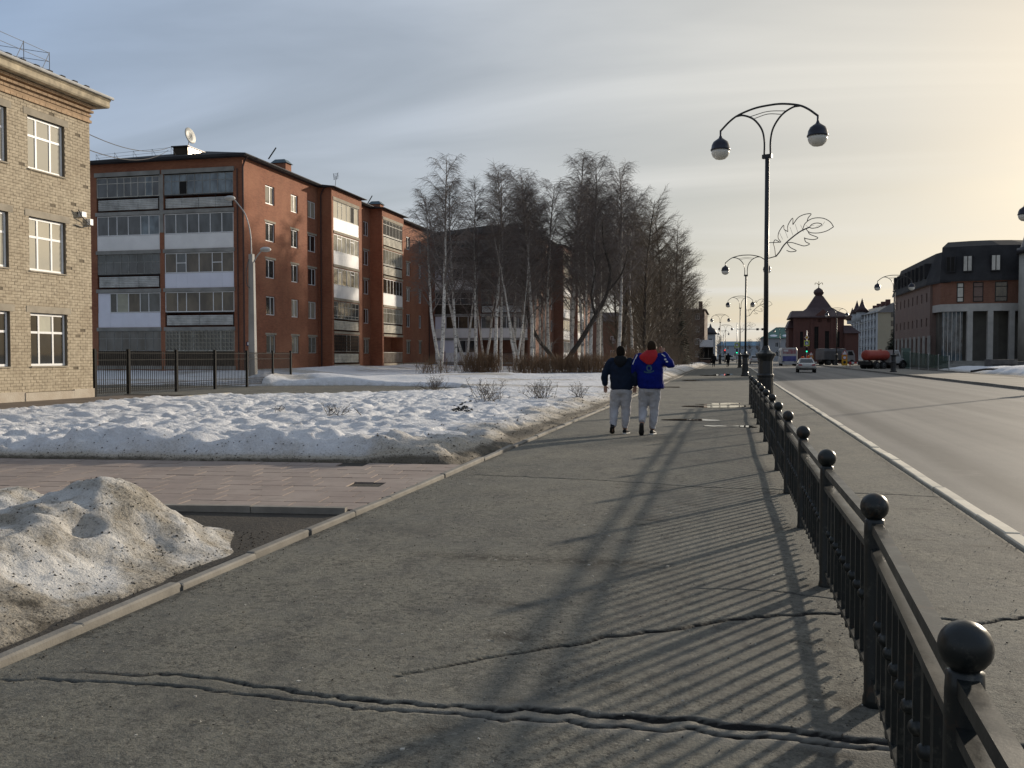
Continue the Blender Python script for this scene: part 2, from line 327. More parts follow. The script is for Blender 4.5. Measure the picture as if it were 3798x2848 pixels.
M['lamp_cap'] = pm('lamp_cap_metal', (.035, .035, .045), .3, .15, 3, metal=.5)
M['wire'] = pm('grey_wire', (.10, .095, .09), .6, .1, 3)
M['puddle'] = glassmat('puddle_water', (.02, .019, .017), (.035, .033, .03), ior=1.38, rough=.01)
# plants
g = G('birch_bark'); p = g.obj()
k1 = g.ramp(g.noise(g.map(p, (3.2, 3.2, 7)), 1.0, 5, .75), .52, .62); k2 = g.ramp(g.noise(g.map(p, (6, 6, 40)), 1.0, 3, .6), .6, .70)
c = g.mix(g.ramp(g.noise(p, 1.2, 3, .5), .3, .7), (.52, .49, .44), (.70, .675, .62)); c = g.mix(g.math('MULTIPLY', k2, .75), c, (.07, .06, .05)); c = g.mix(g.math('MULTIPLY', k1, .9), c, (.035, .03, .025))
s = g.N('ShaderNodeSeparateXYZ'); g.l.new(p, s.inputs[0]); c = g.mix(g.ramp(s.outputs[2], .0, .014, (1,1,1,1), (0,0,0,1)), c, (.05, .042, .035))
hi = g.ramp(g.math('MULTIPLY', s.outputs[2], .05), .42, .72); c = g.mix(hi, c, (.16, .13, .11)); M['birch'] = g.out(c, .8)
M['twig'] = pm('birch_twigs', (.155, .130, .115), .85, .2, .6, rnd=.15); M['bark'] = pm('dark_bark', (.055, .046, .038), .9, .35, 3, .8, 25, dist=.03)
M['twig_brown'] = pm('brown_twigs', (.155, .122, .088), .85, .25, .6, rnd=.15); M['shrub'] = pm('orange_brown_stems', (.17, .105, .058), .85, .3, .8)
M['weed'] = pm('dry_weed', (.105, .085, .065), .9, .3, 5); M['dark_leaf'] = pm('black_withered_leaves', (.014, .014, .012), .7, .3, 8)
M['needles'] = pm('spruce_needles', (.022, .032, .020), .85, .35, 1.5)
# people
M['skin'] = pm('skin', (.36, .21, .15), .55, .1, 12); M['hair'] = pm('dark_hair', (.012, .009, .007), .9, .3, 40, .6, 120, spec=.08); M['hair_brown'] = pm('brown_hair', (.028, .019, .012), .9, .3, 40, .6, 120, spec=.08)
M['navy'] = pm('navy_cloth', (.006, .013, .030), .8, .2, 5, .4, 9, spec=.2, dist=.03); M['blackcloth'] = pm('black_cloth', (.007, .008, .010), .85, .2, 6, .3, 10, spec=.2, dist=.02)
M['blue'] = pm('royal_blue_cloth', (.003, .009, .13), .8, .25, 4, .8, 8, spec=.12, dist=.03); M['redcloth'] = pm('red_cloth', (.36, .010, .014), .8, .2, 5, .6, 10)
M['trouser'] = pm('grey_sweatpants', (.40, .395, .41), .9, .15, 5, .9, 10, spec=.2, dist=.03); M['shoe'] = pm('black_shoe', (.012, .012, .012), .6, .2, 8); M['sole'] = pm('white_sole', (.55, .54, .50), .7, .15, 8)
M['emblem'] = pm('faded_emblem_print', (.035, .085, .13), .8, .2, 20)
# ================================================================== ground, road, pavements
def sheet(name, x0, x1, y0, y1, z, mat, parent=None, nx=1, ny=1):
    o = grid_mesh(name, np.linspace(x0, x1, nx+1), np.linspace(y0, y1, ny+1), np.full((ny+1, nx+1), z), mat, smooth=False, parent=parent); return o
struct(sheet('ground', -3500, 3500, -400, 6000, -.17, M['ground'], nx=4, ny=4))
struct(sheet('road', 2.5, 14.2, -8, 700, -.12, M['road'], ny=8))
struct(sheet('cross_street', -160, 160, 206, 222, -.116, M['road']))
struct(sheet('yard_ground', -150, -3.72, -8, 205, -.03, M['soil'], nx=2, ny=4))
struct(sheet('vacant_lot', 20.4, 160, -8, 300, -.03, M['soil'], nx=2, ny=4))
struct(sheet('driveway', -46, -10.5, 29.6, 50, -.018, M['walk'], nx=4, ny=4))

# the asphalt pavement with its cracks as real grooves
def segdist(X, Y, pts):
    D = np.full(X.shape, 9.0); S = np.zeros(X.shape)
    for (ax, ay), (bx, by) in zip(pts[:-1], pts[1:]):
        dx, dy = bx-ax, by-ay; t = np.clip(((X-ax)*dx+(Y-ay)*dy)/(dx*dx+dy*dy), 0, 1)
        d = np.hypot(X-ax-t*dx, Y-ay-t*dy); D = np.minimum(D, d)
    return D
xs = np.concatenate([np.arange(-3.62, 2.36, .03), [2.36]])
ys = np.concatenate([np.arange(1.2, 3.6, .04), np.arange(3.6, 6.65, .014), np.arange(6.65, 13, .035), np.arange(13, 40, .3), np.arange(40, 206, 6), [206]])
X, Y = np.meshgrid(xs, ys)
wob = .045*(fbm(X*2.2, Y*2.2, 4, 5)-.5)*2
wob2 = .030*(fbm(X*7, Y*3, 3, 8)-.5)*2+.018*(vnoise(X*19, Y*5, 9)-.5)*2
Yw = Y+wob+wob2
c1 = segdist(X, Yw, [(-3.62,3.72),(-3.35,3.91),(-2.78,4.06),(-2.32,4.04),(-1.73,3.96),(-1.06,3.98),(-.35,4.05),(.22,4.05),(.67,4.03),(1.3,4.12),(2.4,4.05)])
c1b = segdist(X, Yw, [(-3.5,3.80),(-3.05,3.87),(-2.76,3.93),(-2.23,3.90),(-1.54,3.87),(-.92,3.89),(-.34,3.94),(.22,3.94),(.67,3.96),(1.3,3.99)])
c2 = segdist(X, Yw, [(-1.63,4.30),(-1.37,4.55),(-1.22,4.72),(-.87,4.97),(-.68,5.19),(-.39,5.36),(-.01,5.68),(.32,5.9),(.7,6.02),(1.12,6.03),(1.44,5.96),(1.75,6.15),(2.4,6.2)])
c3 = segdist(X, Yw, [(-3.34,11.89),(-2.25,11.81),(-1.36,11.67),(-.34,11.42),(.63,11.35),(2.4,11.2)])
c4 = segdist(X, Yw, [(-.2,6.43),(.26,6.49),(.43,6.39),(.75,6.30)])
w1 = .010+.012*sstep(-2.6, .4, X)+.006*(fbm(X*6, Y*6, 2, 31)-.5); w1b = .006+.007*sstep(-2.5, .5, X); w2 = .007+.011*sstep(-1.5, -.2, X)*(1-.45*sstep(.1, 1, X))
cr = np.maximum.reduce([np.exp(-(c1/w1)**2)*sstep(-3.6,-2.0,X)*1.0, .85*np.exp(-(c1b/w1b)**2), np.exp(-(c2/w2)**2), .8*np.exp(-(c3/.014)**2), .55*np.exp(-(c4/.006)**2)])
cr = cr*sstep(.18, .42, fbm(X*4, Y*4, 3, 33)+.25*sstep(-2.2, -.5, X)+.12)
lip = np.exp(-(np.minimum(c1, c1b)/.07)**2)*((Yw < 4.10) & (Yw > 3.85))*sstep(-2.2,-.8,X)
heave = .006*np.exp(-(c1/.22)**2)*(fbm(X*1.4, Y*1.4, 3, 2)-.2)
stain = np.clip(np.exp(-((X+.95)/.55)**2-((Y-7.05)/.16)**2)+np.exp(-((X+1.95)/.4)**2-((Y-7.0)/.13)**2)*.9, 0, 1)
rs = random.Random(4)
for k in range(34):
    a, b = rs.uniform(-1.4, .5), rs.uniform(3.2, 12); sx, sy = rs.uniform(.03, .16), rs.uniform(.02, .08)
    stain = np.maximum(stain, rs.uniform(.5, 1)*np.exp(-((X-a)/sx)**2-((Y-b)/sy)**2))
for k in range(8):
    a, b = rs.uniform(.35, 2.3), rs.uniform(4, 12)
    stain = np.maximum(stain, .8*np.exp(-((X-a)/.2)**2-((Y-b)/.05)**2))
for k in range(1, 15):                                   # crumbled asphalt round the post feet
    stain = np.maximum(stain, .9*np.exp(-(np.hypot(X-.55, Y-2.22*k-.02)/.14)**2))
stain = np.maximum(stain, .95*np.exp(-((X+3.60)/.05)**2)*sstep(.35, .6, fbm(X*3, Y*.8, 3, 9)))
stain = np.maximum(stain, .75*np.exp(-((X-2.33)/.10)**2)*sstep(.3, .55, fbm(X*3, Y*1.3, 3, 19)))
Z = .012*(fbm(X*.9, Y*.35, 3, 3)-.5)+heave-.028*cr+.003*lip
edge = (X > 2.34); Z = Z-.025*edge*1.0
struct(grid_mesh('pavement', xs, ys, Z, M['walk'], {'crack': np.clip(cr*6-.2, 0, 1), 'stain': stain, 'lip': lip}))
# puddles
def puddle(cx, cy, rx, ry, seed, label=None):
    r = random.Random(seed); n = 28; ph = [r.uniform(0, 6.28) for _ in range(4)]
    pts = []
    for k in range(n):
        a = 2*math.pi*k/n; q = 1+.28*math.sin(2*a+ph[0])+.18*math.sin(3*a+ph[1])+.10*math.sin(5*a+ph[2])
        pts.append((cx+rx*q*math.cos(a), cy+ry*q*math.sin(a), .0105))
    struct(MB().poly(pts).build('puddle', M['puddle']))
for a in [(-.42,29.4,.75,.75,1),(-.2,31.2,.45,.5,2),(-.6,30.5,.42,.2,12),(-.95,23.2,.52,.36,3),(-.36,21.25,.20,.2,4),(.33,21.3,.26,.22,5),(-.6,78,.9,3,6),(-1.7,75,.6,1.6,7),(-2.4,60,.5,1.5,8),(-2.9,47,.4,.7,13)]: puddle(*a)
# trodden scraps of paper and grit on the pavement
rr = random.Random(9); LIT = MB()
for k in range(60):
    x, y = rr.uniform(-3.2, .4), rr.uniform(3.2, 13); s = rr.uniform(.006, .016)*(1.6 if y > 8 else 1); a = rr.uniform(0, 3.1); e = rr.uniform(.3, .9)
    q = [(x+s*math.cos(a+b)*(1 if i % 2 == 0 else e), y+s*math.sin(a+b)*(1 if i % 2 == 0 else e), .018) for i, b in enumerate((0, 1.57, 3.14, 4.71))]
    LIT.ext(q, (0, 0, .004))
struct(LIT.build('litter_scraps', pm('pale_scraps', (.42, .40, .35), .8, .3, 4)), 'stuff')

# kerbs, stone by stone
def kerb(name, x, y0, y1, L, w, ztop, zbot, mat, tilt=.02, seed=1, tail=None, rot=0):
    r = random.Random(seed); root = bpy.data.objects.new(name, None); col.objects.link(root); root.location = (x, y0, 0); WP[root] = Vector((x, y0, 0)); struct(root)
    b = .012
    mb = MB(); pr = [(-w/2, zbot), (w/2, zbot), (w/2, ztop-b), (w/2-b, ztop), (-w/2+b, ztop), (-w/2, ztop-b)]
    mb.loft([[(p, y, q-(.006 if e else 0)) for p, q in pr] for y, e in ((.006, 1), (.02, 0), (L-.02, 0), (L-.006, 1))])
    me = mb.mesh('kerb_stone', mat); y = y0
    while y < y1-.01:
        o = link('kerb_stone', me, root, True, (x+r.uniform(-.008, .008), y, r.uniform(-.008, .005)), (r.uniform(-tilt, tilt)*.3, r.uniform(-tilt, tilt), r.uniform(-tilt, tilt)*.35)); y += L
    if tail:
        t = MB(); t.box(x-w/2, x+w/2, y, tail, zbot, ztop); t.build('kerb_run', mat, root)
    return root
kerb('left_kerb', -3.70, 1.6, 44, 1.0, .085, .035, -.06, M['kerb'], .03, 3, 205)
kerb('road_kerb', 2.46, 3.0, 70, 1.0, .14, .014, -.14, M['kerb_pale'], .018, 5, 205)
kerb('far_kerb', 14.25, 30, 118, 2.0, .16, .03, -.14, M['kerb'], .015, 7, 205)
kerb('walkway_kerb', -19.42, 8.4, 31.3, 1.9, .14, .12, -.05, M['kerb_pale'], .012, 8)
g2 = MB().box(-22.9, -19.5, 31.31, 31.45, -.05, .1); struct(g2.build('walkway_end_kerb', M['kerb']))
struct(sheet('far_pavement', 14.33, 20.4, -8, 205, .0, pm('dusty_pavement', (.20, .18, .145), .9, .3, .35, .3, 30), ny=6))  # dusty tan with random blotches
struct(sheet('building_walkway', -22.96, -19.5, 4, 31.3, .06, pm('brown_walkway', (.13, .10, .075), .9, .35, .8, .5, 18)))

# tiled path: every slab is a piece
path = bpy.data.objects.new('tiled_path', None); col.objects.link(path); path.location = (-3.8, 10.9, 0); WP[path] = Vector(path.location); struct(path)
ts = .40; tm = MB(); b = .006
pr = [(-ts/2+.006, -ts/2+.008), (ts/2-.006, -ts/2+.008), (ts/2-.006, ts/2-.008), (-ts/2+.006, ts/2-.008)]
tm.loft([[(x, y, -.05) for x, y in pr], [(x, y, -.008) for x, y in pr], [(x*.9995, y*.9995, 0) for x, y in pr]])
tme = tm.mesh('paving_slab', M['tile']); r = random.Random(21); ang = math.atan(.118); n = 0
gone = {(9, 3), (3, 8), (4, 1)}
for row in range(10):
    for k in range(-1, 28):
        a, t = -.22-(k+.5*(row % 2))*ts, (row-4.5)*ts
        x = -3.74+a*math.cos(ang)-t*math.sin(ang)*.0; y = 10.86+a*math.sin(ang)+t
        if (row, k) in gone or n >= 290: continue
        cut = max(0, x+ts/2+3.765)
        if cut > ts*.8: continue
        n += 1
        tl_ = link('paving_slab', tme, path, True, (x, y, .012+r.uniform(-.003, .002)), (r.uniform(-.006, .006), r.uniform(-.004, .004), ang+r.uniform(-.006, .006)))
        if cut: tl_.scale = ((ts-cut)/ts, 1, 1); tl_.location.x -= cut/2
pb = MB(); pb.poly([(-3.745, 8.85, -.004), (-3.745, 12.95, -.004), (-16.5, 11.5, -.004), (-16.5, 7.35, -.004)]); pb.build('bedding', M['soil'], path)
# low border kerb on the near side of the path
bk = bpy.data.objects.new('path_kerb', None); col.objects.link(bk); bk.location = (-3.8, 8.85, 0); WP[bk] = Vector(bk.location); struct(bk)
km = MB().box(-1.0, 0, -.045, .045, -.06, .048).mesh('kerb_stone', M['kerb'])
for k in range(9):
    a = -.10-k*1.01; link('kerb_stone', km, bk, True, (-3.74+a*math.cos(ang), 8.80+a*math.sin(ang), r.uniform(-.012, .012)), (r.uniform(-.03, .03), r.uniform(-.008, .008), ang+r.uniform(-.01, .01)))

# ================================================================== snow
def bump(x, y, cx, cy, sx, sy, h): return h*np.exp(-((x-cx)/sx)**2-((y-cy)/sy)**2)
def field(x, y):
    ye = 12.92+.124*(x+3.75); dp = y-ye+.14*(fbm(x*1.6, y*.5, 3, 41)-.5)
    dk = -3.84-x-.22*(fbm(x*.5, y*1.1, 4, 43)-.40)-.25*sstep(16, 13.4, y)*0
    base = .20+.10*(fbm(x*.35, y*.35, 3, 51)-.5)+.16*sstep(48, 62, y)+.20*sstep(-26, -34, x)*sstep(48, 60, y)
    bank = bump(0*x, dp, 0, .80, 1, .62, .26)*sstep(.5, 1.5, dk)*(.80+1.5*(fbm(x*1.1, y*1.1, 4, 57)-.5))
    h = base+bank
    # trampled lumps and footprints
    l1 = fbm(x*2.3, y*2.3, 5, 61)-.5; l2 = .5-np.abs(fbm(x*4.2, y*4.2, 4, 67)-.5)*3.2; l3 = fbm(x*11, y*11, 3, 68)-.5
    near = sstep(46, 20, y)
    h = h+(.22*l1+(.03+.12*sstep(.35, .65, fbm(x*.6, y*.6, 3, 66)))*l2+.085*l3-.03)*(.30+.70*near)*(1-.35*sstep(-9, -5, x))
    pr = sstep(.60, .70, vnoise(x*2.6, y*1.9, 71)); h = h-.085*pr*near
    h = h+.10*(fbm(x*5, y*5, 4, 69)-.5)*sstep(1.4, .5, dp)*sstep(.1, .4, dp)
    h = h*sstep(-.02, .42, dp)-.12*(1-sstep(-.05, .10, dp))
    fall = .45+.8*sstep(14, 22, y)
    h = h*(sstep(0, 1, dk/fall)**.8)-.10*(1-sstep(-.05, .06, dk))
    # clear walkway along the beige building, cleared drive to the yard gate
    wk = np.minimum(-19.0-x, 31.6-y)+.5*(fbm(x*.8, y*.8, 3, 77)-.5); h = np.where(y < 33, h-.5*sstep(-.45, .15, wk), h)
    yn = np.interp(x, [-24, -19.3, -16, -13.2, -11.2], [29.5, 30.2, 31.0, 34.4, 39.0]); yf = np.interp(x, [-40, -24, -20, -14, -11.2], [44, 44.5, 47.0, 45.5, 40.0])
    dd = np.minimum.reduce([y-yn, yf-y, -11.2-x])+1.6*(fbm(x*.55, y*.55, 4, 81)-.5)
    h = h-.60*sstep(-.25, .55, dd)*sstep(28, 29.8, y)
    h = h+bump(x, y, -22.3, 47.6, 2.6, 1.4, .42)+bump(x, y, -17.5, 49.5, 3.5, 1.2, .22)+bump(x, y, -27, 51, 3, 2, .25)+bump(x, y, -24.6, 45.6, .9, 1.4, .45)
    h = h+bump(x, y, -14, 56, 5, 2.5, .22)+bump(x, y, -30, 68, 1.6, 9, .35)+bump(x, y, -29.5, 84, 2.2, 6, .3)
    h = h-.25*sstep(.0, .9, np.minimum(y-30.6, 36.2-y))*sstep(-19.4, -20.4, x)
    return h
xs = np.concatenate([np.arange(-80, -30, .6), np.arange(-30, -14, .17), np.arange(-14, -3.80, .085), [-3.80]])
ys = [10.6]
while ys[-1] < 175: ys.append(ys[-1]+max(.055, .0042*ys[-1]))
ys = np.array(ys); X, Y = np.meshgrid(xs, ys); Z = field(X, Y)
dk = -3.84-X; dp = Y-(12.92+.124*(X+3.75))
dirt = .62*sstep(2.2, .05, dk+1.6*(fbm(X*1.2, Y*1.2, 4, 91)-.5))*(.35+1.0*fbm(X*.9, Y*.9, 4, 93))+.45*sstep(.16, .0, Z)*sstep(30, 14, Y)+.22*sstep(.55, .05, dp)+.5*sstep(.35, .0, dk)+.16*sstep(1.2, .3, dp)*fbm(X*3, Y*3, 4, 97)
dirt += .45*sstep(.55, .72, fbm(X*.25, Y*.6, 4, 95))*sstep(24, 34, Y)
dirt += .35*sstep(.10, .0, Z)
struct(grid_mesh('snow_field', xs, ys, Z, M['snow'], {'dirt': np.clip(dirt, 0, 1)}))
# grainy dirty heap beside the pavement
xs = np.arange(-13, -3.76, .035); ys = np.arange(2.6, 9.2, .035); X, Y = np.meshgrid(xs, ys)
def heap(x, y):
    cy = 6.60+.05*(x+5.0); t = sstep(-4.12, -4.95, x)
    dy = y-cy; wn = np.where(dy > 0, .82, 2.05+.7*sstep(-4.6, -6, x)); prof = np.exp(-(np.abs(dy)/wn)**2.1)
    h = (.36*t)*prof*(.68+.64*fbm(x*.8, y*.8, 3, 101))+bump(x, y, -5.12, 6.60, .45, .55, .14)+bump(x, y, -6.3, 7.0, .5, .4, .10)-bump(x, y, -5.75, 7.0, .22, .6, .08)
    m = sstep(.0, .12, h)
    h = h+.17*(fbm(x*1.9, y*1.9, 5, 103)-.5)*m+.07*(fbm(x*5, y*5, 4, 107)-.5)*m+.05*(fbm(x*13, y*13, 4, 109)-.5)*m
    h = h-bump(x, y, -4.80, 6.05, .10, .14, .14)-bump(x, y, -4.55, 6.45, .12, .08, .05)
    rim = .10*sstep(-3.82, -4.15, x)*sstep(7.5, 6.7, y+.5*(x+4.4))*(.35+.9*fbm(x*2.5, y*2.5, 4, 113))
    return h+rim-.06
Z = heap(X, Y)
dirt = .20+.24*sstep(.10, .0, Z)+1.35*(fbm(X*2.3, Y*2.3, 5, 117)-.47)+.6*(fbm(X*7, Y*7, 4, 118)-.5)+.10*sstep(5.6, 4.2, Y)+.45*sstep(-4.12, -3.88, X)
hp = grid_mesh('snow_heap', xs, ys, Z, M['snow_dirty'], {'dirt': np.clip(dirt, 0, 1)})
tag(hp, 'grainy dirty heap of melting snow beside the pavement, in front of the tiled path', 'snow heap')
# snow on the building plot across the road
xs = np.concatenate([np.arange(19.5, 46, .35)]); ys = np.arange(38, 130, .5); X, Y = np.meshgrid(xs, ys)
Z = -.30+.75*sstep(20.5+.8, 25, X+2.4*(fbm(X*.2, Y*.2, 3, 121)-.5))*sstep(122, 108, Y)+.25*(fbm(X*.5, Y*.5, 4, 123)-.5)+bump(X, Y, 33, 86, 9, 10, .55)
struct(grid_mesh('lot_snow', xs, ys, Z, M['snow'], {'dirt': np.clip(.5*sstep(.25, .0, Z), 0, 1)}))
# ================================================================== building helpers
def TX(X0, Y0): return lambda a, d, z: (X0+d, Y0+a, z)          # facade that faces +X, a runs along +Y
def TF(X0, Y0): return lambda a, d, z: (X0+a, Y0-d, z)          # facade that faces -Y, a runs along +X
def TL(X0, Y0): return lambda a, d, z: (X0-d, Y0-a, z)          # facade that faces -X, a runs along -Y
def facade(mb, a0, a1, z0, z1, ops, d=0.0):
    A = sorted({a0, a1, *[v for o in ops for v in o[:2]]}); Zs = sorted({z0, z1, *[v for o in ops for v in o[2:4]]})
    A = [v for v in A if a0 <= v <= a1]; Zs = [v for v in Zs if z0 <= v <= z1]
    for i in range(len(A)-1):
        for k in range(len(Zs)-1):
            ca, cz = (A[i]+A[i+1])/2, (Zs[k]+Zs[k+1])/2
            if any(o[0] < ca < o[1] and o[2] < cz < o[3] for o in ops): continue
            mb.quad((A[i], d, Zs[k]), (A[i+1], d, Zs[k]), (A[i+1], d, Zs[k+1]), (A[i], d, Zs[k+1]))
    for o in ops:
        p, q, r, s, dep = o[:5]; e = d-dep
        mb.quad((p,d,r),(q,d,r),(q,e,r),(p,e,r)); mb.quad((p,d,s),(q,d,s),(q,e,s),(p,e,s))
        mb.quad((p,d,r),(p,d,s),(p,e,s),(p,e,r)); mb.quad((q,d,r),(q,d,s),(q,e,s),(q,e,r))
        mb.quad((p,e,r),(q,e,r),(q,e,s),(p,e,s))
def window(par, T, a0, a1, z0, z1, d, cols, rows=None, fw=.06, frame='white', glass='glass', sill=None, name='window', panes=True, dep=.05):
    """frame mesh (part) with its panes as sub-parts; cols / rows are fractions of inner mullions"""
    f = MB(T); cols = [0]+list(cols)+[1]
    f.box(a0, a1, d-dep, d, z0, z0+fw); f.box(a0, a1, d-dep, d, z1-fw, z1)
    f.box(a0, a0+fw, d-dep, d, z0+fw, z1-fw); f.box(a1-fw, a1, d-dep, d, z0+fw, z1-fw)
    W_, H_ = a1-a0, z1-z0; cells = []
    for i in range(len(cols)-1):
        p, q = a0+W_*cols[i], a0+W_*cols[i+1]
        if i: f.box(p-fw/2, p+fw/2, d-dep, d, z0+fw, z1-fw)
        rr = rows.get(i, []) if isinstance(rows, dict) else (rows or [])
        zs_ = [0]+list(rr)+[1]
        for k in range(len(zs_)-1):
            r, s = z0+H_*zs_[k], z0+H_*zs_[k+1]
            if k: f.box(p+fw/2, q-fw/2, d-dep+.004, d-.004, r-fw/2, r+fw/2)
            cells.append((p, q, r, s, i, k))
    o = f.build(name, M[frame], par)
    if panes:
        for (p, q, r, s, i, k) in cells:
            gm = glass(i, k) if callable(glass) else glass
            MB(T).box(p+fw*.4, q-fw*.4, d-dep*.75, d-dep*.45, r+fw*.4, s-fw*.4).build('pane', M[gm], o)
    else: MB(T).box(a0+fw*.4, a1-fw*.4, d-dep*.75, d-dep*.45, z0+fw*.4, z1-fw*.4).build('pane', M[glass], o)
    if sill: MB(T).box(a0-.06, a1+.06, d-dep, sill+.06, z0-.05, z0-.004).build('sill', M['galv'], o)
    return o
def slats(T, a0, a1, z0, z1, d, n=6, amp=.035):
    mb = MB(T); h = (z1-z0)/n
    for k in range(n):
        z = z0+k*h; mb.loft([[(a, d-.04, z), (a, d-amp, z+.002), (a, d, z+h*.35), (a, d, z+h*.65), (a, d-amp, z+h-.002), (a, d-.04, z+h)] for a in (a0, a1)])
    return mb
def loggia(par, T, a0, a1, zf, d, kind, H=2.5):
    """one balcony front: glazing frame (part) with panes, parapet panels and bars as sub-parts. zf = slab top"""
    k = kind; w = a1-a0
    zp = zf+k.get('ph', 1.05); zt = zf+H; fr = k.get('frame', 'white'); gl = k.get('glass', 'glass_dim')
    if k.get('open'):
        o = MB(T).box(a0, a1, d-.06, d, zp-.05, zp).build('balcony', M[fr], par)
    else:
        o = window(par, T, a0+k.get('blank', 0)*w, a1, zp+.02, zt, d, k['cols'], k.get('rows'), k.get('fw', .055), fr, gl, name='balcony')
    if k.get('blank'): MB(T).box(a0, a0+k['blank']*w-.01, d-.05, d-.005, zp, zt).build('panel', M['lilac'], o)
    par_ = k['par']
    if par_ in ('panel', 'lilac'):
        n = k.get('np', 1)
        for i in range(n): MB(T).box(a0+w*i/n+.004, a1-w*(n-1-i)/n-.004, d-.07, d+.02, zf-.03, zp).build('panel', M[par_], o)
    elif par_ in ('slat', 'slat_pale'):
        n = k.get('np', 3); t = k.get('gap', .16)
        for i in range(n): slats(T, a0+.12+(w-.2)*i/n, a0+.12+(w-.2)*(i+1)/n-.03, zf+.12, zp-t, d+.02).build('slat_panel', M[par_], o)
        br = MB(T)
        for i in range(n+1): a = a0+.10+(w-.2)*i/n; br.box(a-.018, a+.018, d-.06, d-.03, zf, zp)
        br.box(a0, a1, d-.07, d-.03, zp-.05, zp); br.build('railing', M['dark_metal'], o)
    elif par_ == 'dark': MB(T).box(a0, a1, d-.07, d-.01, zf-.05, zp).build('panel', M['darkwood'], o)
    elif par_ == 'rail':
        br = MB(T); n = int(w/.12)
        for i in range(n+1): a = a0+w*i/n; br.box(a-.010, a+.010, d-.04, d-.02, zf+.05, zp)
        br.build('railing', M['slat_pale'], o)
    if k.get('lattice'):
        lb = MB(T); s = .30; zlo, zhi = zp, zt
        for i in range(int(w/s)+1): a = a0+i*s; lb.box(a-.012, a+.012, d+.01, d+.03, zlo, zhi)
        for q in np.arange(zlo, zhi+.01, s): lb.box(a0, a1, d+.012, d+.028, q-.012, q+.012)
        for i in range(int(w/s)):
            for q in np.arange(zlo, zhi-s+.01, s):
                a = a0+i*s; lb.ext([(a, d+.012, q+s/2), (a+s/2, d+.012, q), (a+s/2+.02, d+.012, q), (a+.02, d+.012, q+s/2)], (0, .012, 0)); lb.ext([(a+s/2, d+.012, q+s), (a+s, d+.012, q+s/2), (a+s+.02, d+.012, q+s/2), (a+s/2+.02, d+.012, q+s)], (0, .012, 0))
        lb.build('grille', M[k.get('lmat', 'lattice')], o)
    return o
EQ = lambda n: [i/n for i in range(1, n)]
def bars(par, T, a0, a1, z0, z1, d):                              # window guard
    b = MB(T); n = int((a1-a0)/.14)
    for i in range(n+1): a = a0+(a1-a0)*i/n; b.box(a-.009, a+.009, d, d+.018, z0, z1)
    for z in (z0+.05, (z0+z1)/2, z1-.05): b.box(a0, a1, d+.018, d+.03, z-.009, z+.009)
    b.build('window_guard', M['lattice'], par)

# ================================================================== beige brick building at the left
BX, BY = -23.0, 29.65
be = thing('brick_building', 'three-storey beige brick building with white framed windows at the left edge', 'building', (BX, BY, 0))
T = TX(BX, 0); wins = []
rowz = [(1.22, 3.05), (4.46, 6.29), (7.88, 9.68)]
for c in range(7):
    y1 = 28.32-2.67*c
    for z0, z1 in rowz: wins.append((y1-1.76, y1, z0, z1))
mb = MB(T); facade(mb, 6, BY-.012, 0, 10.62, [(*w, .22) for w in wins], -.012)
mb.T = None; mb.quad((BX-.012, BY-.012, 0), (BX-16, BY-.012, 0), (BX-16, BY-.012, 10.62), (BX-.012, BY-.012, 10.62)); mb.quad((BX-.012, 6, 0), (BX-16, 6, 0), (BX-16, 6, 10.62), (BX-.012, 6, 10.62))
wall = mb.build('wall', M['mortar'], be)
# bricks: the largest in view are pieces of their own, the rest one joined mesh
BL, BH = .26, .105; bm_ = MB().box(0, .012, .005, BL-.007, .005, BH-.007).mesh('brick', M['beige']); hm_ = MB().box(0, .012, .005, BL/2-.007, .005, BH-.007).mesh('brick', M['beige'])
rest = MB(); cand = []; r = random.Random(2)
for j in range(3, 98):
    z = .36+(j-3)*BH; y = BY-(BL/2 if j % 2 else 0)
    if z+BH > 10.2: break
    if j % 2: cand.append((BY-BL/2, z, BL/2))
    while y-BL > 24.6:
        y -= BL; cand.append((y, z, BL))
full = []
for (y, z, L) in cand:
    hit = [w for w in wins if w[0] < y+L-.01 and w[1] > y+.01 and w[2] < z+BH-.01 and w[3] > z+.01]
    if not hit: full.append((y, z, L)); continue
    w = hit[0]; 
    if z < w[2] or z+BH > w[3]:
        zz0, zz1 = (z, w[2]) if z < w[2] else (w[3], z+BH)
        if zz1-zz0 > .02: rest.box(BX-.012, BX, y+.005, y+L-.007, zz0+.005, zz1-.004)
        if y < w[0]-.03: rest.box(BX-.012, BX, y+.005, w[0]-.004, (w[2] if z < w[2] else z)+.002, (z+BH if z < w[2] else w[3])-.004)
        if y+L > w[1]+.03: rest.box(BX-.012, BX, w[1]+.004, y+L-.007, (w[2] if z < w[2] else z)+.002, (z+BH if z < w[2] else w[3])-.004)
        continue
    if y < w[0]-.03: rest.box(BX-.012, BX, y+.005, w[0]-.002, z+.005, z+BH-.007)
    if y+L > w[1]+.03: rest.box(BX-.012, BX, w[1]+.002, y+L-.007, z+.005, z+BH-.007)
full.sort(key=lambda q: math.hypot(q[0], 23)+.35*abs(q[1]-1.6)+(3 if q[0] < 25.1 else 0))
for i, (y, z, L) in enumerate(full):
    dx = r.uniform(-.005, .004)
    if r.random() < .012 and i > 300: continue
    if i < 296: link('brick', bm_ if L == BL else hm_, wall, True, (BX-.012+dx, y, z))
    else: rest.box(BX-.03, BX+dx, y+.005+r.uniform(-.002, .002), y+L-.007, z+.005, z+BH-.007)
struct(rest.build('brick_courses', M['beige'], wall), 'stuff')
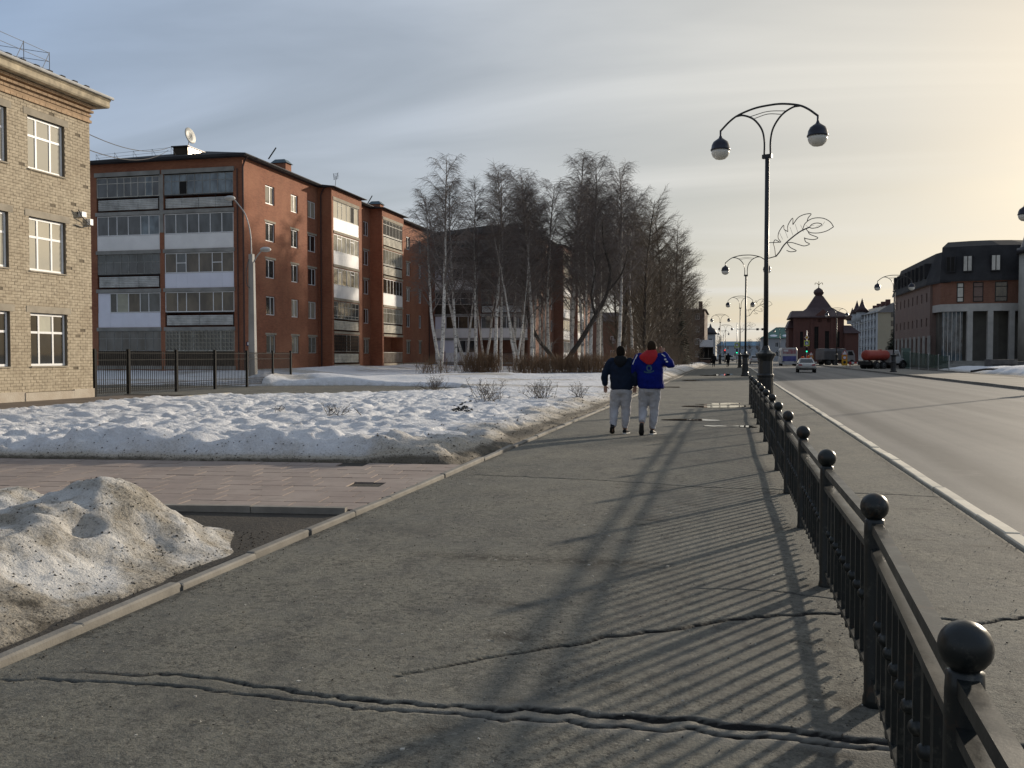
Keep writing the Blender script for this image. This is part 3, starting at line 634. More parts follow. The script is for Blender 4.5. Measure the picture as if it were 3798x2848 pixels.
# plinth, lintels, corbelled courses, cornice, gutter, roof
pl = MB(T); 
for k in range(20):
    y0 = 6+k*1.19; pl.box(y0, min(y0+1.19, BY+.03), -.05, .045+.012*math.sin(k*2.3), -.05, .36+.03*math.sin(k*1.7))
pl.build('plinth', M['plinth'], be)
for w in wins[:6]:
    MB(T).box(w[0]-.18, w[1]+.2, -.05, .012, w[3], w[3]+.23).build('lintel', M['lintel'], be)
for z, p, h in ((10.13, .06, .10), (10.35, .05, .09), (10.50, .11, .09), (10.66, .17, .09)):
    c_ = MB()
    y = BY+p
    while y > 22.6:
        c_.box(BX-.3, BX+p, y-.255, y-.008, z, z+h-.004); y -= .263
    struct(c_.build('corbel_course', M['corbel'], be), 'stuff')
MB().box(BX-.05, BX+.01, 6, BY, 10.20, 10.76).build('frieze', M['corbel'], be)
co = MB(); pr = [(.0, 10.78), (.42, 10.78), (.46, 10.83), (.46, 11.00), (.52, 11.05), (.52, 11.09), (0, 11.09)]
co.loft([[(BX+p, y, z) for p, z in pr] for y in (6, BY+.55)]); co.box(BX-16, BX, BY, BY+.55, 10.78, 11.14); co.build('cornice', M['cornice'], be)
gu = MB(); gu.tube([(BX+.56, 6, 11.13), (BX+.56, BY+.6, 11.13)], .06, 8); gu.build('gutter', M['galv'], be)
ro = MB(); zr = 11.17; ro.poly([(BX+.56, 6, zr), (BX+.56, BY+.64, zr), (BX-8, BY-8, zr+2.9), (BX-8, 6, zr+2.9)]); ro.poly([(BX+.56, BY+.64, zr), (BX-16, BY+.64, zr), (BX-8, BY-8, zr+2.9)])
ro.poly([(BX-16, BY+.64, zr), (BX-16, 6, zr), (BX-8, 6, zr+2.9), (BX-8, BY-8, zr+2.9)])
rf = ro.build('roof', M['roof_matt'], be)
for k in range(14):                                             # snow stops along the eaves
    y = BY-.4-k*.62; MB().box(BX+.16, BX+.26, y-.10, y+.10, zr+.08, zr+.20).build('snow_stop', M['roof_matt'], rf)
rl = MB(); xr = BX-.55; zb = zr+.38
for k in range(12):
    y = BY-1.35-k*1.22; rl.tube([(xr, y, zb-.1), (xr, y, zb+.78)], .012, 5); rl.tube([(xr, y, zb+.75), (xr, y-.42, zb-.02)], .010, 5)
for z in (.75, .45, .14): rl.tube([(xr, BY-1.35, zb+z), (xr, 12, zb+z)], .009, 5)
rl.tube([(xr, BY-1.35, zb+.75), (xr-3, BY-2.6, zb+1.1)], .009, 5); rl.tube([(xr, BY-1.35, zb+.45), (xr-3, BY-2.6, zb+.8)], .009, 5)
rl.build('roof_railing', M['wire'], rf)
for i, w in enumerate(wins[:9]):
    row = i % 3
    gl = (lambda a, b: 'glass_sun') if row else (lambda a, b: 'curtain' if (a, b) == (1, 1) else 'glass_low')
    window(be, T, w[0]+.02, w[1]-.02, w[2]+.02, w[3]-.02, -.10, [.27, .66], {0: [.64], 1: [.64], 2: [.64]}, .075, 'white', gl)
    MB(T).box(w[0]-.02, w[1]+.02, -.10, .05, w[2]-.03, w[2]+.012).build('sill', M['lintel'], be)
fx = MB(); fx.box(BX, BX+.16, 28.98, 29.22, 6.62, 6.80); fx.build('junction_box', M['white'], be)
fx = MB(); fx.box(BX, BX+.14, 29.44, 29.60, 6.38, 6.60); fx.build('junction_box', M['white'], be)
cam_ = MB(); cam_.tube([(BX+.02, 28.9, 6.7), (BX+.12, 28.85, 6.85), (BX+.14, 29.0, 6.6), (BX+.1, 29.25, 6.5), (BX+.12, 29.5, 6.35), (BX+.05, 29.1, 6.25), (BX+.04, 28.75, 6.3)], .022, 5); cam_.build('cable', M['dark_metal'], be)

# ================================================================== five-storey red brick apartment blocks
FL = [.86, 3.64, 6.43, 9.22, 12.01]; ROOFZ = 15.55
WZ = [(1.76, 3.13), (4.58, 6.0), (7.33, 8.74), (10.05, 11.45), (12.80, 14.18)]
def block(name, label, X0, Y0, W_, Lg, brick, frontcfg, winY, blocks, full=True, plinth=True):
    b = thing(name, label, 'apartment block', (X0, Y0, 0))
    TS, TFr = TX(X0, Y0), TF(X0-W_, Y0); Z1 = ROOFZ
    wl_ = MB(TS); ops = [(y, y+w, z0, z1, .22) for y, w in winY for z0, z1 in WZ]
    facade(wl_, 0, Lg, 0, Z1, ops)
    # end face with the two loggia bays
    wl_.T = TFr; bays = [(.85, 6.05), (6.40, W_-.72)]; fo = []
    for p, q in bays:
        for z in FL: fo.append((p, q, z+.0, z+2.56, 1.3))
    facade(wl_, 0, W_, 0, Z1, fo)
    wl_.T = None; wl_.quad((X0-W_, Y0, 0), (X0-W_, Y0+Lg, 0), (X0-W_, Y0+Lg, Z1), (X0-W_, Y0, Z1)); wl_.quad((X0, Y0+Lg, 0), (X0-W_, Y0+Lg, 0), (X0-W_, Y0+Lg, Z1), (X0, Y0+Lg, Z1))
    # projecting stair-like bays with stacked loggias
    P = 1.22
    for (y0, y1, o0, o1, _) in blocks:
        wl_.T = TS; lo = [(o0, o1, z, z+2.5, P+.9) for z in FL]; facade(wl_, y0, y1, 0, Z1, lo, P)
        for y in (y0, y1): wl_.quad((y, 0, 0), (y, P, 0), (y, P, Z1), (y, 0, Z1))
    wl_.T = None; wl_.build('wall', M[brick], b)
    for i, (p, q) in enumerate(bays):
        for f, z in enumerate(FL):
            sl = MB(TFr).box(p-.07, q+.07, -.5, .06, z-.27, z-.01).build('balcony_slab', M['plain_conc'], b)
            loggia(b, TFr, p+.02, q-.02, z, -.04, frontcfg[i][f])
        MB(TFr).box(p-.1, q+.1, -.4, .10, FL[4]+2.56, FL[4]+2.86).build('balcony_slab', M['plain_conc'], b)
    MB(TFr).box(6.07, 6.38, -.05, .035, FL[3]+1.2, FL[4]+2.56).build('pier', M['plain_conc'], b)
    for (y0, y1, o0, o1, cfg) in blocks:
        for f, z in enumerate(FL):
            MB(TS).box(o0-.02, o1+.02, P-.5, P+.05, z-.22, z-.01).build('balcony_slab', M['lintel'], b)
            loggia(b, TS, o0+.02, o1-.02, z, P-.03, cfg[f])
        MB(TS).box(o0-.1, o1+.1, P-.3, P+.04, FL[4]+2.5, FL[4]+2.78).build('balcony_slab', M['lintel'], b)
    rw = random.Random(int(Y0)); n = 0
    for y, w in winY:
        for f, (z0, z1) in enumerate(WZ):
            sp = rw.uniform(.4, .62)
            o = window(b, TS, y+.02, y+w-.02, z0+.02, z1-.02, -.09, [sp], None, .065, 'white', rw.choice(['glass', 'glass', 'glass_sun']), sill=.0, panes=full)
            if f in (0, 2, 3): MB(TS).box(y-.14, y+w+.14, -.03, .012, z1, z1+.15).build('lintel', M['lintel'], b)
            if f == 0 and full: bars(o, TS, y+.03, y+w-.03, z0+.03, z1-.03, -.06)
    # low hipped roof with eaves
    e = .55; zr = Z1+.12; x0, x1, y0, y1 = X0-W_-e, X0+e*.85, Y0-e, Y0+Lg+e; xm, zt = X0-W_/2, zr+1.75; hp = 6.2
    ro = MB(); ro.poly([(x1, y0, zr), (x1, y1, zr), (xm, y1-hp, zt), (xm, y0+hp, zt)]); ro.poly([(x0, y1, zr), (x0, y0, zr), (xm, y0+hp, zt), (xm, y1-hp, zt)])
    ro.poly([(x0, y0, zr), (x1, y0, zr), (xm, y0+hp, zt)]); ro.poly([(x1, y1, zr), (x0, y1, zr), (xm, y1-hp, zt)])
    ro.box(x0, x1, y0, y1, zr-.17, zr-.004)
    for (p0, p1, *_q) in blocks: ro.loft([[(x1-.3, Y0+p0-.35, z), (X0+1.22+.42, Y0+p0-.35, z-d_), (X0+1.22+.42, Y0+p1+.35, z-d_), (x1-.3, Y0+p1+.35, z)] for z, d_ in ((zr-.19, .0), (zr+.06, .2))])
    roof = ro.build('roof', M['roof_matt'], b)
    MB().tube([(x1+.05, y0, zr-.06), (x1+.05, y1, zr-.06)], .065, 6).build('gutter', M['roof_dark'], roof)
    if plinth:
        p_ = MB(TS); p_.box(0, blocks[0][0], -.02, .03, -.05, .62); p_.box(blocks[-1][1], Lg, -.02, .03, -.05, .80); p_.build('plinth', M['plinth'], b)
    return b, roof, (zr, zt, xm, x1)
S_ = dict
front1 = [[S_(cols=EQ(8), rows={i: [.62] for i in range(8)}, frame='greyframe', glass='glass_dim', par='dark', fw=.035),
           S_(cols=[.14, .37, .60, .77], par='lilac', np=5, blank=.19, glass=lambda i, k: ['glass_dim', 'curtain', 'glass_brown', 'glass_dim', 'glass_dim'][i]),
           S_(cols=EQ(8), rows={i: [.60] for i in range(8)}, frame='greyframe', glass='glass_dim', par='slat', np=3, fw=.038),
           S_(cols=[.18, .32, .50, .70, .83], par='panel', np=1, glass=lambda i, k: 'glass_blue' if i > 3 else 'glass_dim'),
           S_(cols=[.17, .33, .44, .55, .66, .78, .89], rows={i: [.70] for i in range(8)}, frame='oldwhite', par='slat', np=3, fw=.045, glass=lambda i, k: 'glass_blue' if i == 6 else 'glass_dim')],
          [S_(cols=EQ(5), frame='oldwhite', glass='glass_dim', par='dark', lattice=True, fw=.04),
           S_(cols=[.18, .31, .50, .70, .83], par='slat', np=2, glass='glass_brown', gap=.22),
           S_(cols=[.17, .31, .50, .69, .83], rows={1: [.5], 4: [.5]}, par='lilac', np=6, glass=lambda i, k: 'glass_brown' if i != 1 else 'glass_dim'),
           S_(cols=EQ(6), par='panel', np=1, glass='glass_dim'),
           S_(cols=EQ(9), rows={i: [.66] for i in range(9)}, frame='greyframe', glass=lambda i, k: 'black' if (i, k) == (2, 0) else 'glass_blue', par='slat', np=4, fw=.035, gap=.24)]]
blk1 = [S_(cols=[.35, .5, .65], frame='oldwhite', par='slat_pale', np=1, glass='black', lattice=True, lmat='rust', fw=.04),  # open loggia: black panes painted in place of its unlit depth
        S_(cols=EQ(7), rows={i: [.18, .68] for i in range(7)}, frame='oldwhite', par='slat_pale', np=1, fw=.04),
        S_(cols=[.18, .33, .52, .68, .82], rows={1: [.78], 4: [.78]}, par='panel', np=1, glass=lambda i, k: 'glass_sun' if i % 2 else 'glass'),
        S_(cols=[.16, .32, .50, .66, .82], rows={1: [.80], 4: [.80]}, par='panel', np=1, glass='glass_sun'),
        S_(cols=[.18, .34, .52, .68, .82], rows={1: [.78]}, par='panel', np=2, glass=lambda i, k: 'black' if i == 4 else 'glass_sun', frame='oldwhite')]
blk2 = [S_(open=True, frame='oldwhite', par='rail'),
        S_(cols=EQ(6), rows={i: [.66] for i in range(6)}, frame='oldwhite', par='slat_pale', np=1, fw=.045, glass='glass_sun'),
        S_(cols=[.2, .36, .52, .68, .84], par='panel', np=1, glass='glass_brown'),
        S_(cols=EQ(7), frame='oldwhite', par='slat_pale', np=1, fw=.06, glass='glass_sun'),
        S_(cols=EQ(6), rows={i: [.72] for i in range(6)}, frame='oldwhite', par='slat_pale', np=1, fw=.05, glass='black')]
ap1, rf1, (zr, zt, xm, x1) = block('apartment_block', 'sunlit five-storey red brick apartment block with glazed balconies, behind the iron yard fence', -33.4, 58.9, 12.65, 41.4, 'red_brick', front1,
    [(3.25, 1.42), (7.3, 1.22), (10.25, 1.5), (21.85, 1.3), (33.5, 1.25), (37.5, .95)],
    [(12.15, 18.5, 12.5, 17.85, blk1), (23.5, 29.4, 23.75, 29.05, blk2)])
# downpipes, dormer, chimneys, aerials, address plate
for (x, y) in ((-33.28, 58.75), (-33.05, 70.85), (-33.25, 99.6)):
    MB().tube([(x+.35, y, 15.5), (x+.1, y, 15.1), (x, y, 14.8), (x, y, .5)], .065, 8).build('downpipe', M['downpipe'], ap1)
MB().tube([(-33.75, 58.78, 14.7), (-33.75, 58.78, .5)], .05, 8).build('downpipe', M['downpipe'], ap1)
dm = MB(); dx0, dx1, dy0 = -39.95, -38.75, 60.6; zd = zr+.35
dm.box(dx0, dx1, dy0, dy0+.05, zd-.3, zd+.85); dm.ext([(dx0, dy0+.05, zd-.3), (dx0, dy0+.05, zd+.85), (dx0, dy0+3.9, zd+.85)], (.03, 0, 0)); dmo = dm.build('dormer', M['darkwood'], rf1)
MB().ext([(dx1-.03, dy0+.05, zd-.3), (dx1-.03, dy0+.05, zd+.85), (dx1-.03, dy0+3.9, zd+.86)], (.035, 0, 0)).build('dormer_cheek', M['tin'], dmo)
MB().box(dx0-.1, dx1+.1, dy0-.15, dy0+4.0, zd+.85, zd+.92).build('dormer_roof', M['roof_dark'], dmo)
sn = MB(); sn.lathe([(.95, 0), (.8, .06), (.4, .11), (.02, .13)], 14, (0, 0, 0)); so = sn.build('roof_snow', pm('roof_snow', (.78, .79, .81), .8), rf1, True, True, (-38.2, 60.2, zr+.10)); so.rotation_euler = (.17, 0, 0); so.scale = (1.2, .5, 1)
def chimney(par, x, y, w, l, z0, z1):
    c = MB().box(x-w/2, x+w/2, y-l/2, y+l/2, z0, z1).build('chimney', M['red_brick'], par)
    MB().loft([[(x-w*.62, y-l*.58, z1+.02), (x+w*.62, y-l*.58, z1+.02), (x+w*.62, y+l*.58, z1+.02), (x-w*.62, y+l*.58, z1+.02)], [(x-w*.35, y-l*.35, z1+.34), (x+w*.35, y-l*.35, z1+.34), (x+w*.35, y+l*.35, z1+.34), (x-w*.35, y+l*.35, z1+.34)]]).build('chimney_cap', pm('slate_cap', (.08, .12, .14), .4, .2, 2), c)
chimney(rf1, -36.0, 69.8, 1.2, 1.0, zr+.5, zr+1.62); chimney(rf1, -36.0, 90.6, 1.2, 1.0, zr+.5, zr+1.58)
an = MB(); an.tube([(-33.2, 74.0, zr), (-33.0, 73.8, zr+1.3)], .02, 5)
for k in range(5): an.tube([(-33.0-.25, 73.8, zr+1.0+k*.11), (-33.0+.28, 73.75, zr+1.1+k*.11)], .012, 4)
an.tube([(-33.2, 73.7, zr+1.5), (-33.1, 73.7, zr+.95)], .02, 4); an.tube([(-32.8, 73.7, zr+1.5), (-32.9, 73.7, zr+.95)], .02, 4); an.build('aerial', M['dark_metal'], rf1)
an = MB(); an.tube([(-32.4, 60.8, zr+.02), (-31.9, 61.0, zr+.85)], .05, 6); an.build('vent_pipe', M['dark_metal'], rf1)
an = MB(); an.tube([(-33, 80.8, zr+.02), (-32.6, 81.0, zr+.8)], .05, 6); an.build('vent_pipe', M['dark_metal'], rf1)
rl = MB()
for k in range(5):
    x = -45.4+k*1.55; z = zr+.12+.05*k; rl.tube([(x, 59.2, z), (x, 59.2, z+.55)], .012, 4); rl.tube([(x, 59.2, z+.55), (x+.25, 59.4, z)], .012, 4)
rl.tube([(-45.4, 59.2, zr+.6), (-39.2, 59.2, zr+.85)], .01, 4); rl.tube([(-45.4, 59.2, zr+.36), (-39.2, 59.2, zr+.6)], .01, 4)
rl.build('roof_railing', M['wire'], rf1)
pl_ = MB().box(-33.39, -33.35, 59.25, 60.0, 2.28, 2.56).build('address_plate', pm('navy_plate', (.03, .03, .12), .5), ap1); MB().box(-33.349, -33.343, 59.30, 59.95, 2.35, 2.52).build('plate_face', M['white'], pl_)
# satellite dish on the dormer
ds = thing('satellite_dish', 'round grey satellite dish on the dormer of the sunlit apartment block', 'satellite dish', (-38.95, 61.0, zd+.92))
pr = [(max(.6*k/6, .001), .16*(k/6)**2) for k in range(7)]
do = MB().lathe(pr+[(.6, .19), (.3, .08), (.001, .03)], 22).build('dish', pm('pale_dish', (.42, .42, .39), .5), ds, True, False, (0, 0, .78)); do.rotation_euler = (R(78), 0, R(86))
MB().tube([(0, 0, 0), (.05, .05, .75)], .03, 6).build('mast', M['dark_metal'], ds, world=False); MB().tube([(.0, -.1, .45), (.45, -.25, .75), (.5, -.3, .95)], .014, 5).build('feed_arm', M['dark_metal'], ds, world=False)

c0 = S_(cols=EQ(5), frame='greyframe', glass='glass_dim', par='dark', fw=.05); cW = S_(cols=[.3, .55, .8], par='panel', np=2, glass='glass_dim'); cS = S_(cols=EQ(6), frame='greyframe', par='slat', np=2, fw=.05)
cL = S_(cols=EQ(4), par='lilac', np=3, glass='glass_brown')
front2 = [[S_(cols=[.5], par='panel', np=1, blank=.45, glass='glass_dim'), S_(cols=[.4, .7], par='panel', np=2, blank=.25, glass='glass_brown'), S_(cols=EQ(5), rows={i: [.5] for i in range(5)}, frame='oldwhite', par='dark'), S_(cols=[.45, .75], par='panel', np=1, blank=.35), c0],
          [S_(open=True, frame='dark_metal', par='rail'), cW, cS, c0, cS]]
sb = [S_(cols=EQ(5), par='panel', np=1, glass='glass_sun'), S_(cols=EQ(5), par='panel', np=1, glass='glass_sun'), S_(cols=EQ(4), par='panel', np=1, glass='glass_sun'), S_(cols=EQ(5), par='panel', glass='glass_sun'), S_(cols=EQ(4), par='slat_pale', np=1, glass='glass_sun', frame='oldwhite')]
ap2, rf2, z2 = block('apartment_block', 'shaded five-storey brick apartment block standing behind the birch trunks', -21.9, 103, 12.65, 46, 'red_brick2', front2,
    [(3.3, 1.4), (7.3, 1.2), (10.2, 1.4), (21.8, 1.3), (33.5, 1.2), (39.5, 1.2)], [(12.2, 18.5, 12.5, 17.85, sb), (23.5, 29.4, 23.75, 29.05, sb)], full=False)
chimney(rf2, -26.5, 112, 1.2, 1.0, z2[0]+.5, z2[0]+1.9)
bn = MB(); bn.box(-33.0+.0, -32.35, 102.83, 102.85, .95, 2.05); tag(bn.build('towel', pm('pink_white_towel', (.52, .44, .46), .9, .2, 8)), 'pale towel hung out on the ground-floor balcony behind the birches', 'towel')
# ================================================================== railing beside the pavement
FX, PITCH = .63, 2.20
fe = thing('railing_fence', 'black iron railing with ball-topped posts running along the pavement edge', 'railing', (FX, 2.2, 0))
pst = MB().lathe([(.052, -.05), (.052, .03), (.046, .05), (.046, .80), (.044, .845), (.030, .855)], 14).mesh('post', M['fence'], True)
bal = MB().ball((0, 0, .905), .063, 18, 12).mesh('ball', M['fence'], True)
trm = MB().box(-.024, .024, .045, PITCH-.045, -.022, .022).mesh('rail', M['fence']); mrm = MB().box(-.026, .026, .045, PITCH-.045, -.016, .016).mesh('rail', M['fence']); brm = MB().box(-.016, .016, .045, PITCH-.045, -.012, .012).mesh('rail', M['fence'])
bam = MB().box(-.013, .013, -.013, .013, .07, .70).mesh('baluster', M['fence']); sbm = MB().ball((0, 0, .41), .029, 10, 6).mesh('baluster_knob', M['fence'], True)
fr = random.Random(12); PP = [(.55, 2.38), (.65, 4.44), (.655, 6.68), (.66, 8.92)]+[(.655-.003*k, 11.1+2.2*k) for k in range(10)]
PP = [(.47, .20)]+PP; ZO = [fr.uniform(-.018, .018) for _ in PP]; ZO[1] = 0
for k, (x, y) in enumerate(PP):
    if k:
        p = link('post', pst, fe, True, (x, y, ZO[k]), (fr.uniform(-.012, .012), fr.uniform(-.012, .012), 0)); link('ball', bal, p, False)
    if k < len(PP)-1:
        xb, yb = PP[k+1]; dz, dx, dy = ZO[k+1]-ZO[k], xb-x, yb-y; rt = (math.atan2(dz, dy), 0, -math.atan2(dx, dy)); sc = math.hypot(dx, dy)/PITCH
        for me_, z in ((trm, .815), (mrm, .705), (brm, .115)): link('rail', me_, fe, True, (x, y, z+ZO[k]), rt).scale = (1, sc, 1)
        for j in range(1, 11):
            b_ = link('baluster', bam, fe, True, (x+dx*j/11, y+dy*j/11, ZO[k]+dz*j/11), (0, 0, fr.uniform(-.1, .1))); link('baluster_knob', sbm, b_, False)

# ================================================================== street lamps
def arc(pts, n=6):
    """smooth polyline through points (Catmull-Rom)"""
    P = [Vector(p) for p in pts]; P = [P[0]*2-P[1]]+P+[P[-1]*2-P[-2]]; out = []
    for i in range(1, len(P)-2):
        for k in range(n):
            t = k/n; a, b, c, d = P[i-1:i+3]
            out.append(tuple(.5*((2*b)+(c-a)*t+(2*a-5*b+4*c-d)*t*t+(3*b-a-3*c+d)*t**3)))
    out.append(tuple(P[-2])); return out
lampgrp = 'twin-globe street lamps'
def make_lamp(label, loc, rz):
    L = thing('street_lamp', label, 'street lamp', loc, lampgrp, rz)
    b = MB().lathe([(.33, -.1), (.33, .10), (.27, .14), (.255, .30), (.235, .34), (.235, .92), (.26, .96), (.26, 1.0), (.225, 1.04), (.215, 1.42), (.24, 1.50), (.30, 1.60), (.31, 1.66), (.22, 1.70), (.13, 1.76), (.085, 1.9)], 12).build('base', M['dark_metal'], L, world=False)
    rb = MB()
    for k in range(12):
        a = 2*math.pi*(k+.5)/12; rb.box(.225*math.cos(a)-.012, .225*math.cos(a)+.012, .225*math.sin(a)-.012, .225*math.sin(a)+.012, .36, .90)
    rb.build('fluting', M['dark_metal'], b, world=False)
    MB().lathe([(.075, 1.8), (.072, 4.0), (.066, 7.70)], 12).build('pole', M['dark_metal'], L, True, False)
    MB().box(-.15, .15, -.06, .06, 7.66, 7.78).build('collar', M['dark_metal'], L, world=False)
    for s in (-1, 1):
        MB().tube(arc([(s*.10, 0, 7.74), (s*.10, 0, 8.20), (s*.19, 0, 8.58), (s*.45, 0, 8.92), (s*.78, 0, 9.09), (s*1.02, 0, 9.10)]), .030, 8).build('arm', M['dark_metal'], L, True, False)
    MB().tube(arc([(-1.55, 0, 8.72), (-1.25, 0, 8.97), (-.95, 0, 9.13), (-.45, 0, 9.25), (0, 0, 9.275), (.45, 0, 9.25), (.95, 0, 9.13), (1.25, 0, 8.97), (1.55, 0, 8.72)]), .032, 8).build('arch', M['dark_metal'], L, True, False)
    for z, w in ((8.98, .42), (9.06, .56)): MB().tube(arc([(-w, 0, z-.04), (0, 0, z+.03), (w, 0, z-.04)]), .012, 5).build('tie', M['dark_metal'], L, world=False)
    for s in (-1, 1):
        gl = MB().lathe([(.03, 8.74), (.03, 8.58), (.06, 8.50), (.13, 8.45), (.225, 8.38), (.275, 8.28), (.295, 8.16), (.31, 8.15), (.31, 8.11), (.02, 8.10)], 20, (s*1.55, 0, 0)).build('globe_cap', M['lamp_cap'], L, True, False)
        MB().lathe([(.285, 8.11), (.28, 8.02), (.24, 7.92), (.15, 7.84), (.02, 7.81)], 20, (s*1.55, 0, 0)).build('globe_lens', M['lens'], gl, True, False)
    return L
def leaf(label, loc, rz, s=1.0):
    zx = lambda p: ((p[0]-695)*.00364*s, 0, (520-p[1])*.00364*s+7.74)
    lf = thing('leaf_ornament', label, 'light ornament', loc, 'leaf-shaped wire ornaments', rz)
    w = MB(); w.tube([zx(p) for p in arc([(770, 1372, 0), (800, 1335, 0), (850, 1262, 0), (960, 1172, 0), (1040, 1135, 0)])], .022, 6); sp = w.build('spine', M['wire'], lf, world=False)
    lobes = [[(770,1372),(762,1300),(752,1260),(765,1230),(800,1250),(812,1250)], [(812,1250),(790,1215),(795,1165),(832,1110),(838,1145),(868,1165)], [(868,1165),(868,1110),(905,1053),(907,1105),(912,1100)],
             [(912,1100),(950,1050),(1000,1027),(1052,1025),(1030,1055),(1022,1085)], [(1022,1085),(1060,1065),(1110,1060),(1160,1070),(1205,1100),(1230,1140)], [(1230,1140),(1180,1170),(1120,1185),(1060,1183),(1030,1170),(1015,1150)],
             [(1030,1172),(1045,1195),(1108,1225),(1070,1240),(1010,1228),(1000,1220)], [(1000,1220),(1010,1255),(1042,1275),(1000,1290),(950,1275),(900,1258),(860,1258)], [(862,1262),(890,1300),(937,1328),(890,1335),(858,1322)],
             [(1040,1135),(1060,1112),(1100,1103),(1137,1115),(1110,1138),(1060,1145),(1040,1135)], [(985,1155),(1000,1110),(1022,1085)]]
    for lb in lobes: MB().tube([zx(p) for p in arc([(a, b, 0) for a, b in lb], 4)], .013, 5).build('outline', M['wire'], lf, world=False)
    br = MB(); br.tube([(.05, 0, zx((0, 1385))[2]), zx((775, 1368))], .016, 5); br.tube([(.05, 0, zx((0, 1252))[2]), zx((805, 1252))], .012, 5); br.build('bracket', M['wire'], lf, world=False)
    fl = MB(); r = random.Random(3)
    for k in range(9):
        x = 800+k*42; top = zx((x+25, 1235-k*17+r.uniform(-12, 12))); bot = zx((x, 1130+abs(k-3)*14-k*8)); fl.tube([top, bot], .005, 3)
    fl.build('light_string', M['wire'], lf, world=False)
    return lf
l1 = make_lamp('nearest tall twin-globe street lamp, right beside the railing with a wire leaf on its pole', (1.05, 29.6, 0), R(-24))
leaf('large wire leaf ornament on the pole of the nearest street lamp', (1.05, 29.6, 0), R(-4))
Y2 = [(1.09, 73.0, 'second twin-globe street lamp along the pavement, just behind the nearest one'), (1.15, 123, 'third twin-globe street lamp along the pavement, past the end of the railing'), (-1.95, 176, 'fourth street lamp, left of the row near the far crossing'), (-1.3, 236, 'fifth street lamp, small beside the red traffic light'), (-2.2, 290, 'smallest twin-globe lamp at the far end of the pavement')]
for x, y, lb in Y2: copy_tree(l1, (x, y, 0), R(-4), lb)
for x, y, lb in [(15.2, 94.5, 'twin-globe street lamp across the road beside the orange tanker lorry'), (16.6, 157, 'twin-globe street lamp across the road before the dark red hall'), (14.75, 47.3, 'twin-globe street lamp cut by the right edge of the picture'), (13.0, 262, 'far twin-globe lamp above the green-roofed house')]: copy_tree(l1, (x, y, 0), R(3), lb)
lf0 = [o for o in bpy.data.objects if o.name.startswith('leaf_ornament')][0]
copy_tree(lf0, (1.09, 73.0, 0), R(0), 'wire leaf ornament on the second street lamp pole'); copy_tree(lf0, (1.15, 123, 0), R(0), 'small distant wire leaf ornament on the third street lamp pole')

# concrete lighting pole by the red block
cp = thing('lighting_pole', 'pale concrete double lighting pole in front of the sunlit red brick block', 'lamp post', (-26.3, 47.3, 0))
MB().loft([[(-26.3-w, 47.3-w, z), (-26.3+w, 47.3-w, z), (-26.3+w, 47.3+w, z), (-26.3-w, 47.3+w, z)] for w, z in ((.16, 0), (.12, 7.3))]).build('pole', M['conc_pole'], cp)
MB().loft([[(x-w, 46.9-w, z), (x+w, 46.9-w, z), (x+w, 46.9+w, z), (x-w, 46.9+w, z)] for w, z, x in ((.14, 0, -25.98), (.10, 6.8, -26.02))]).build('brace', M['conc_pole'], cp)
for nm_, pts, hd in (('arm', [(-26.3, 47.3, 6.9), (-26.35, 47.3, 8.4), (-26.6, 47.2, 9.5), (-27.0, 47.0, 10.15), (-27.15, 46.9, 10.35)], (-27.35, 46.85, 10.40)), ('arm', [(-26.0, 46.9, 6.7), (-25.7, 46.8, 7.1), (-25.3, 46.7, 7.45)], (-25.05, 46.6, 7.45))):
    a_ = MB().tube(arc(pts), .035, 7).build(nm_, M['galv'], cp); MB().ball(hd, .26, 14, 8, (1.25, .8, .55)).build('lamp_head', pm('pale_lamp_head', (.5, .49, .46), .5), a_, True)
MB().tube(arc([(-26.35, 47.1, 7.0), (-26.5, 47.05, 6.3), (-26.45, 47.05, 5.6), (-26.2, 47.1, 5.3)]), .025, 5).build('cable', M['wire'], cp)

# iron yard fence with gate, along X = -24
def spear_panel(mb, y0, y1, x, dx=0, H=1.72, step=.135):
    n = int((y1-y0)/step)
    for i in range(n+1):
        y = y0+(y1-y0)*i/n; xx = x+dx*(i/n); mb.box(xx-.010, xx+.010, y-.010, y+.010, .10, H)
yf = thing('iron_fence', 'tall black iron bar fence with a double gate beside the beige brick building', 'fence', (-24, 31, 0))
posts = [(-23.9, 30.9), (-24.0, 33.1), (-24.1, 36.6), (-24.0, 39.6), (-24.0, 42.6), (-24.2, 45.7), (-24.3, 48.0)]
for (x, y) in posts: MB().box(x-.055, x+.055, y-.055, y+.055, -.05, 1.86).build('post', M['iron'], yf)
for k in range(len(posts)-1):
    (xa, ya), (xb, yb) = posts[k], posts[k+1]; gate = k in (2, 3); nm_ = 'gate_leaf' if gate else 'fence_panel'
    pb_ = MB()
    for z in (.14, .42, 1.42, 1.70): pb_.ext([(xa-.012, ya+.06, z-.014), (xa+.012, ya+.06, z-.014), (xa+.012, ya+.06, z+.014), (xa-.012, ya+.06, z+.014)], (xb-xa, yb-ya-.12, 0))
    po = pb_.build(nm_, M['iron'], yf); n = int((yb-ya)/.135)
    bb = MB().box(-.010, .010, -.010, .010, .10, 1.78).mesh('bar', M['iron']) if k == 0 else bb
    for i in range(1, n): link('bar', bb, po, True, (xa+(xb-xa)*i/n, ya+(yb-ya)*i/n, 0))
    rg = MB(); 
    for i in range(0, n): y = ya+(yb-ya)*(i+.5)/n; x = xa+(xb-xa)*(i+.5)/n; rg.tube([(x, y+.055*math.cos(t), .28+.055*math.sin(t)) for t in np.linspace(0, 6.283, 9)], .007, 3, False)
    rg.build('ring_band', M['iron'], po)
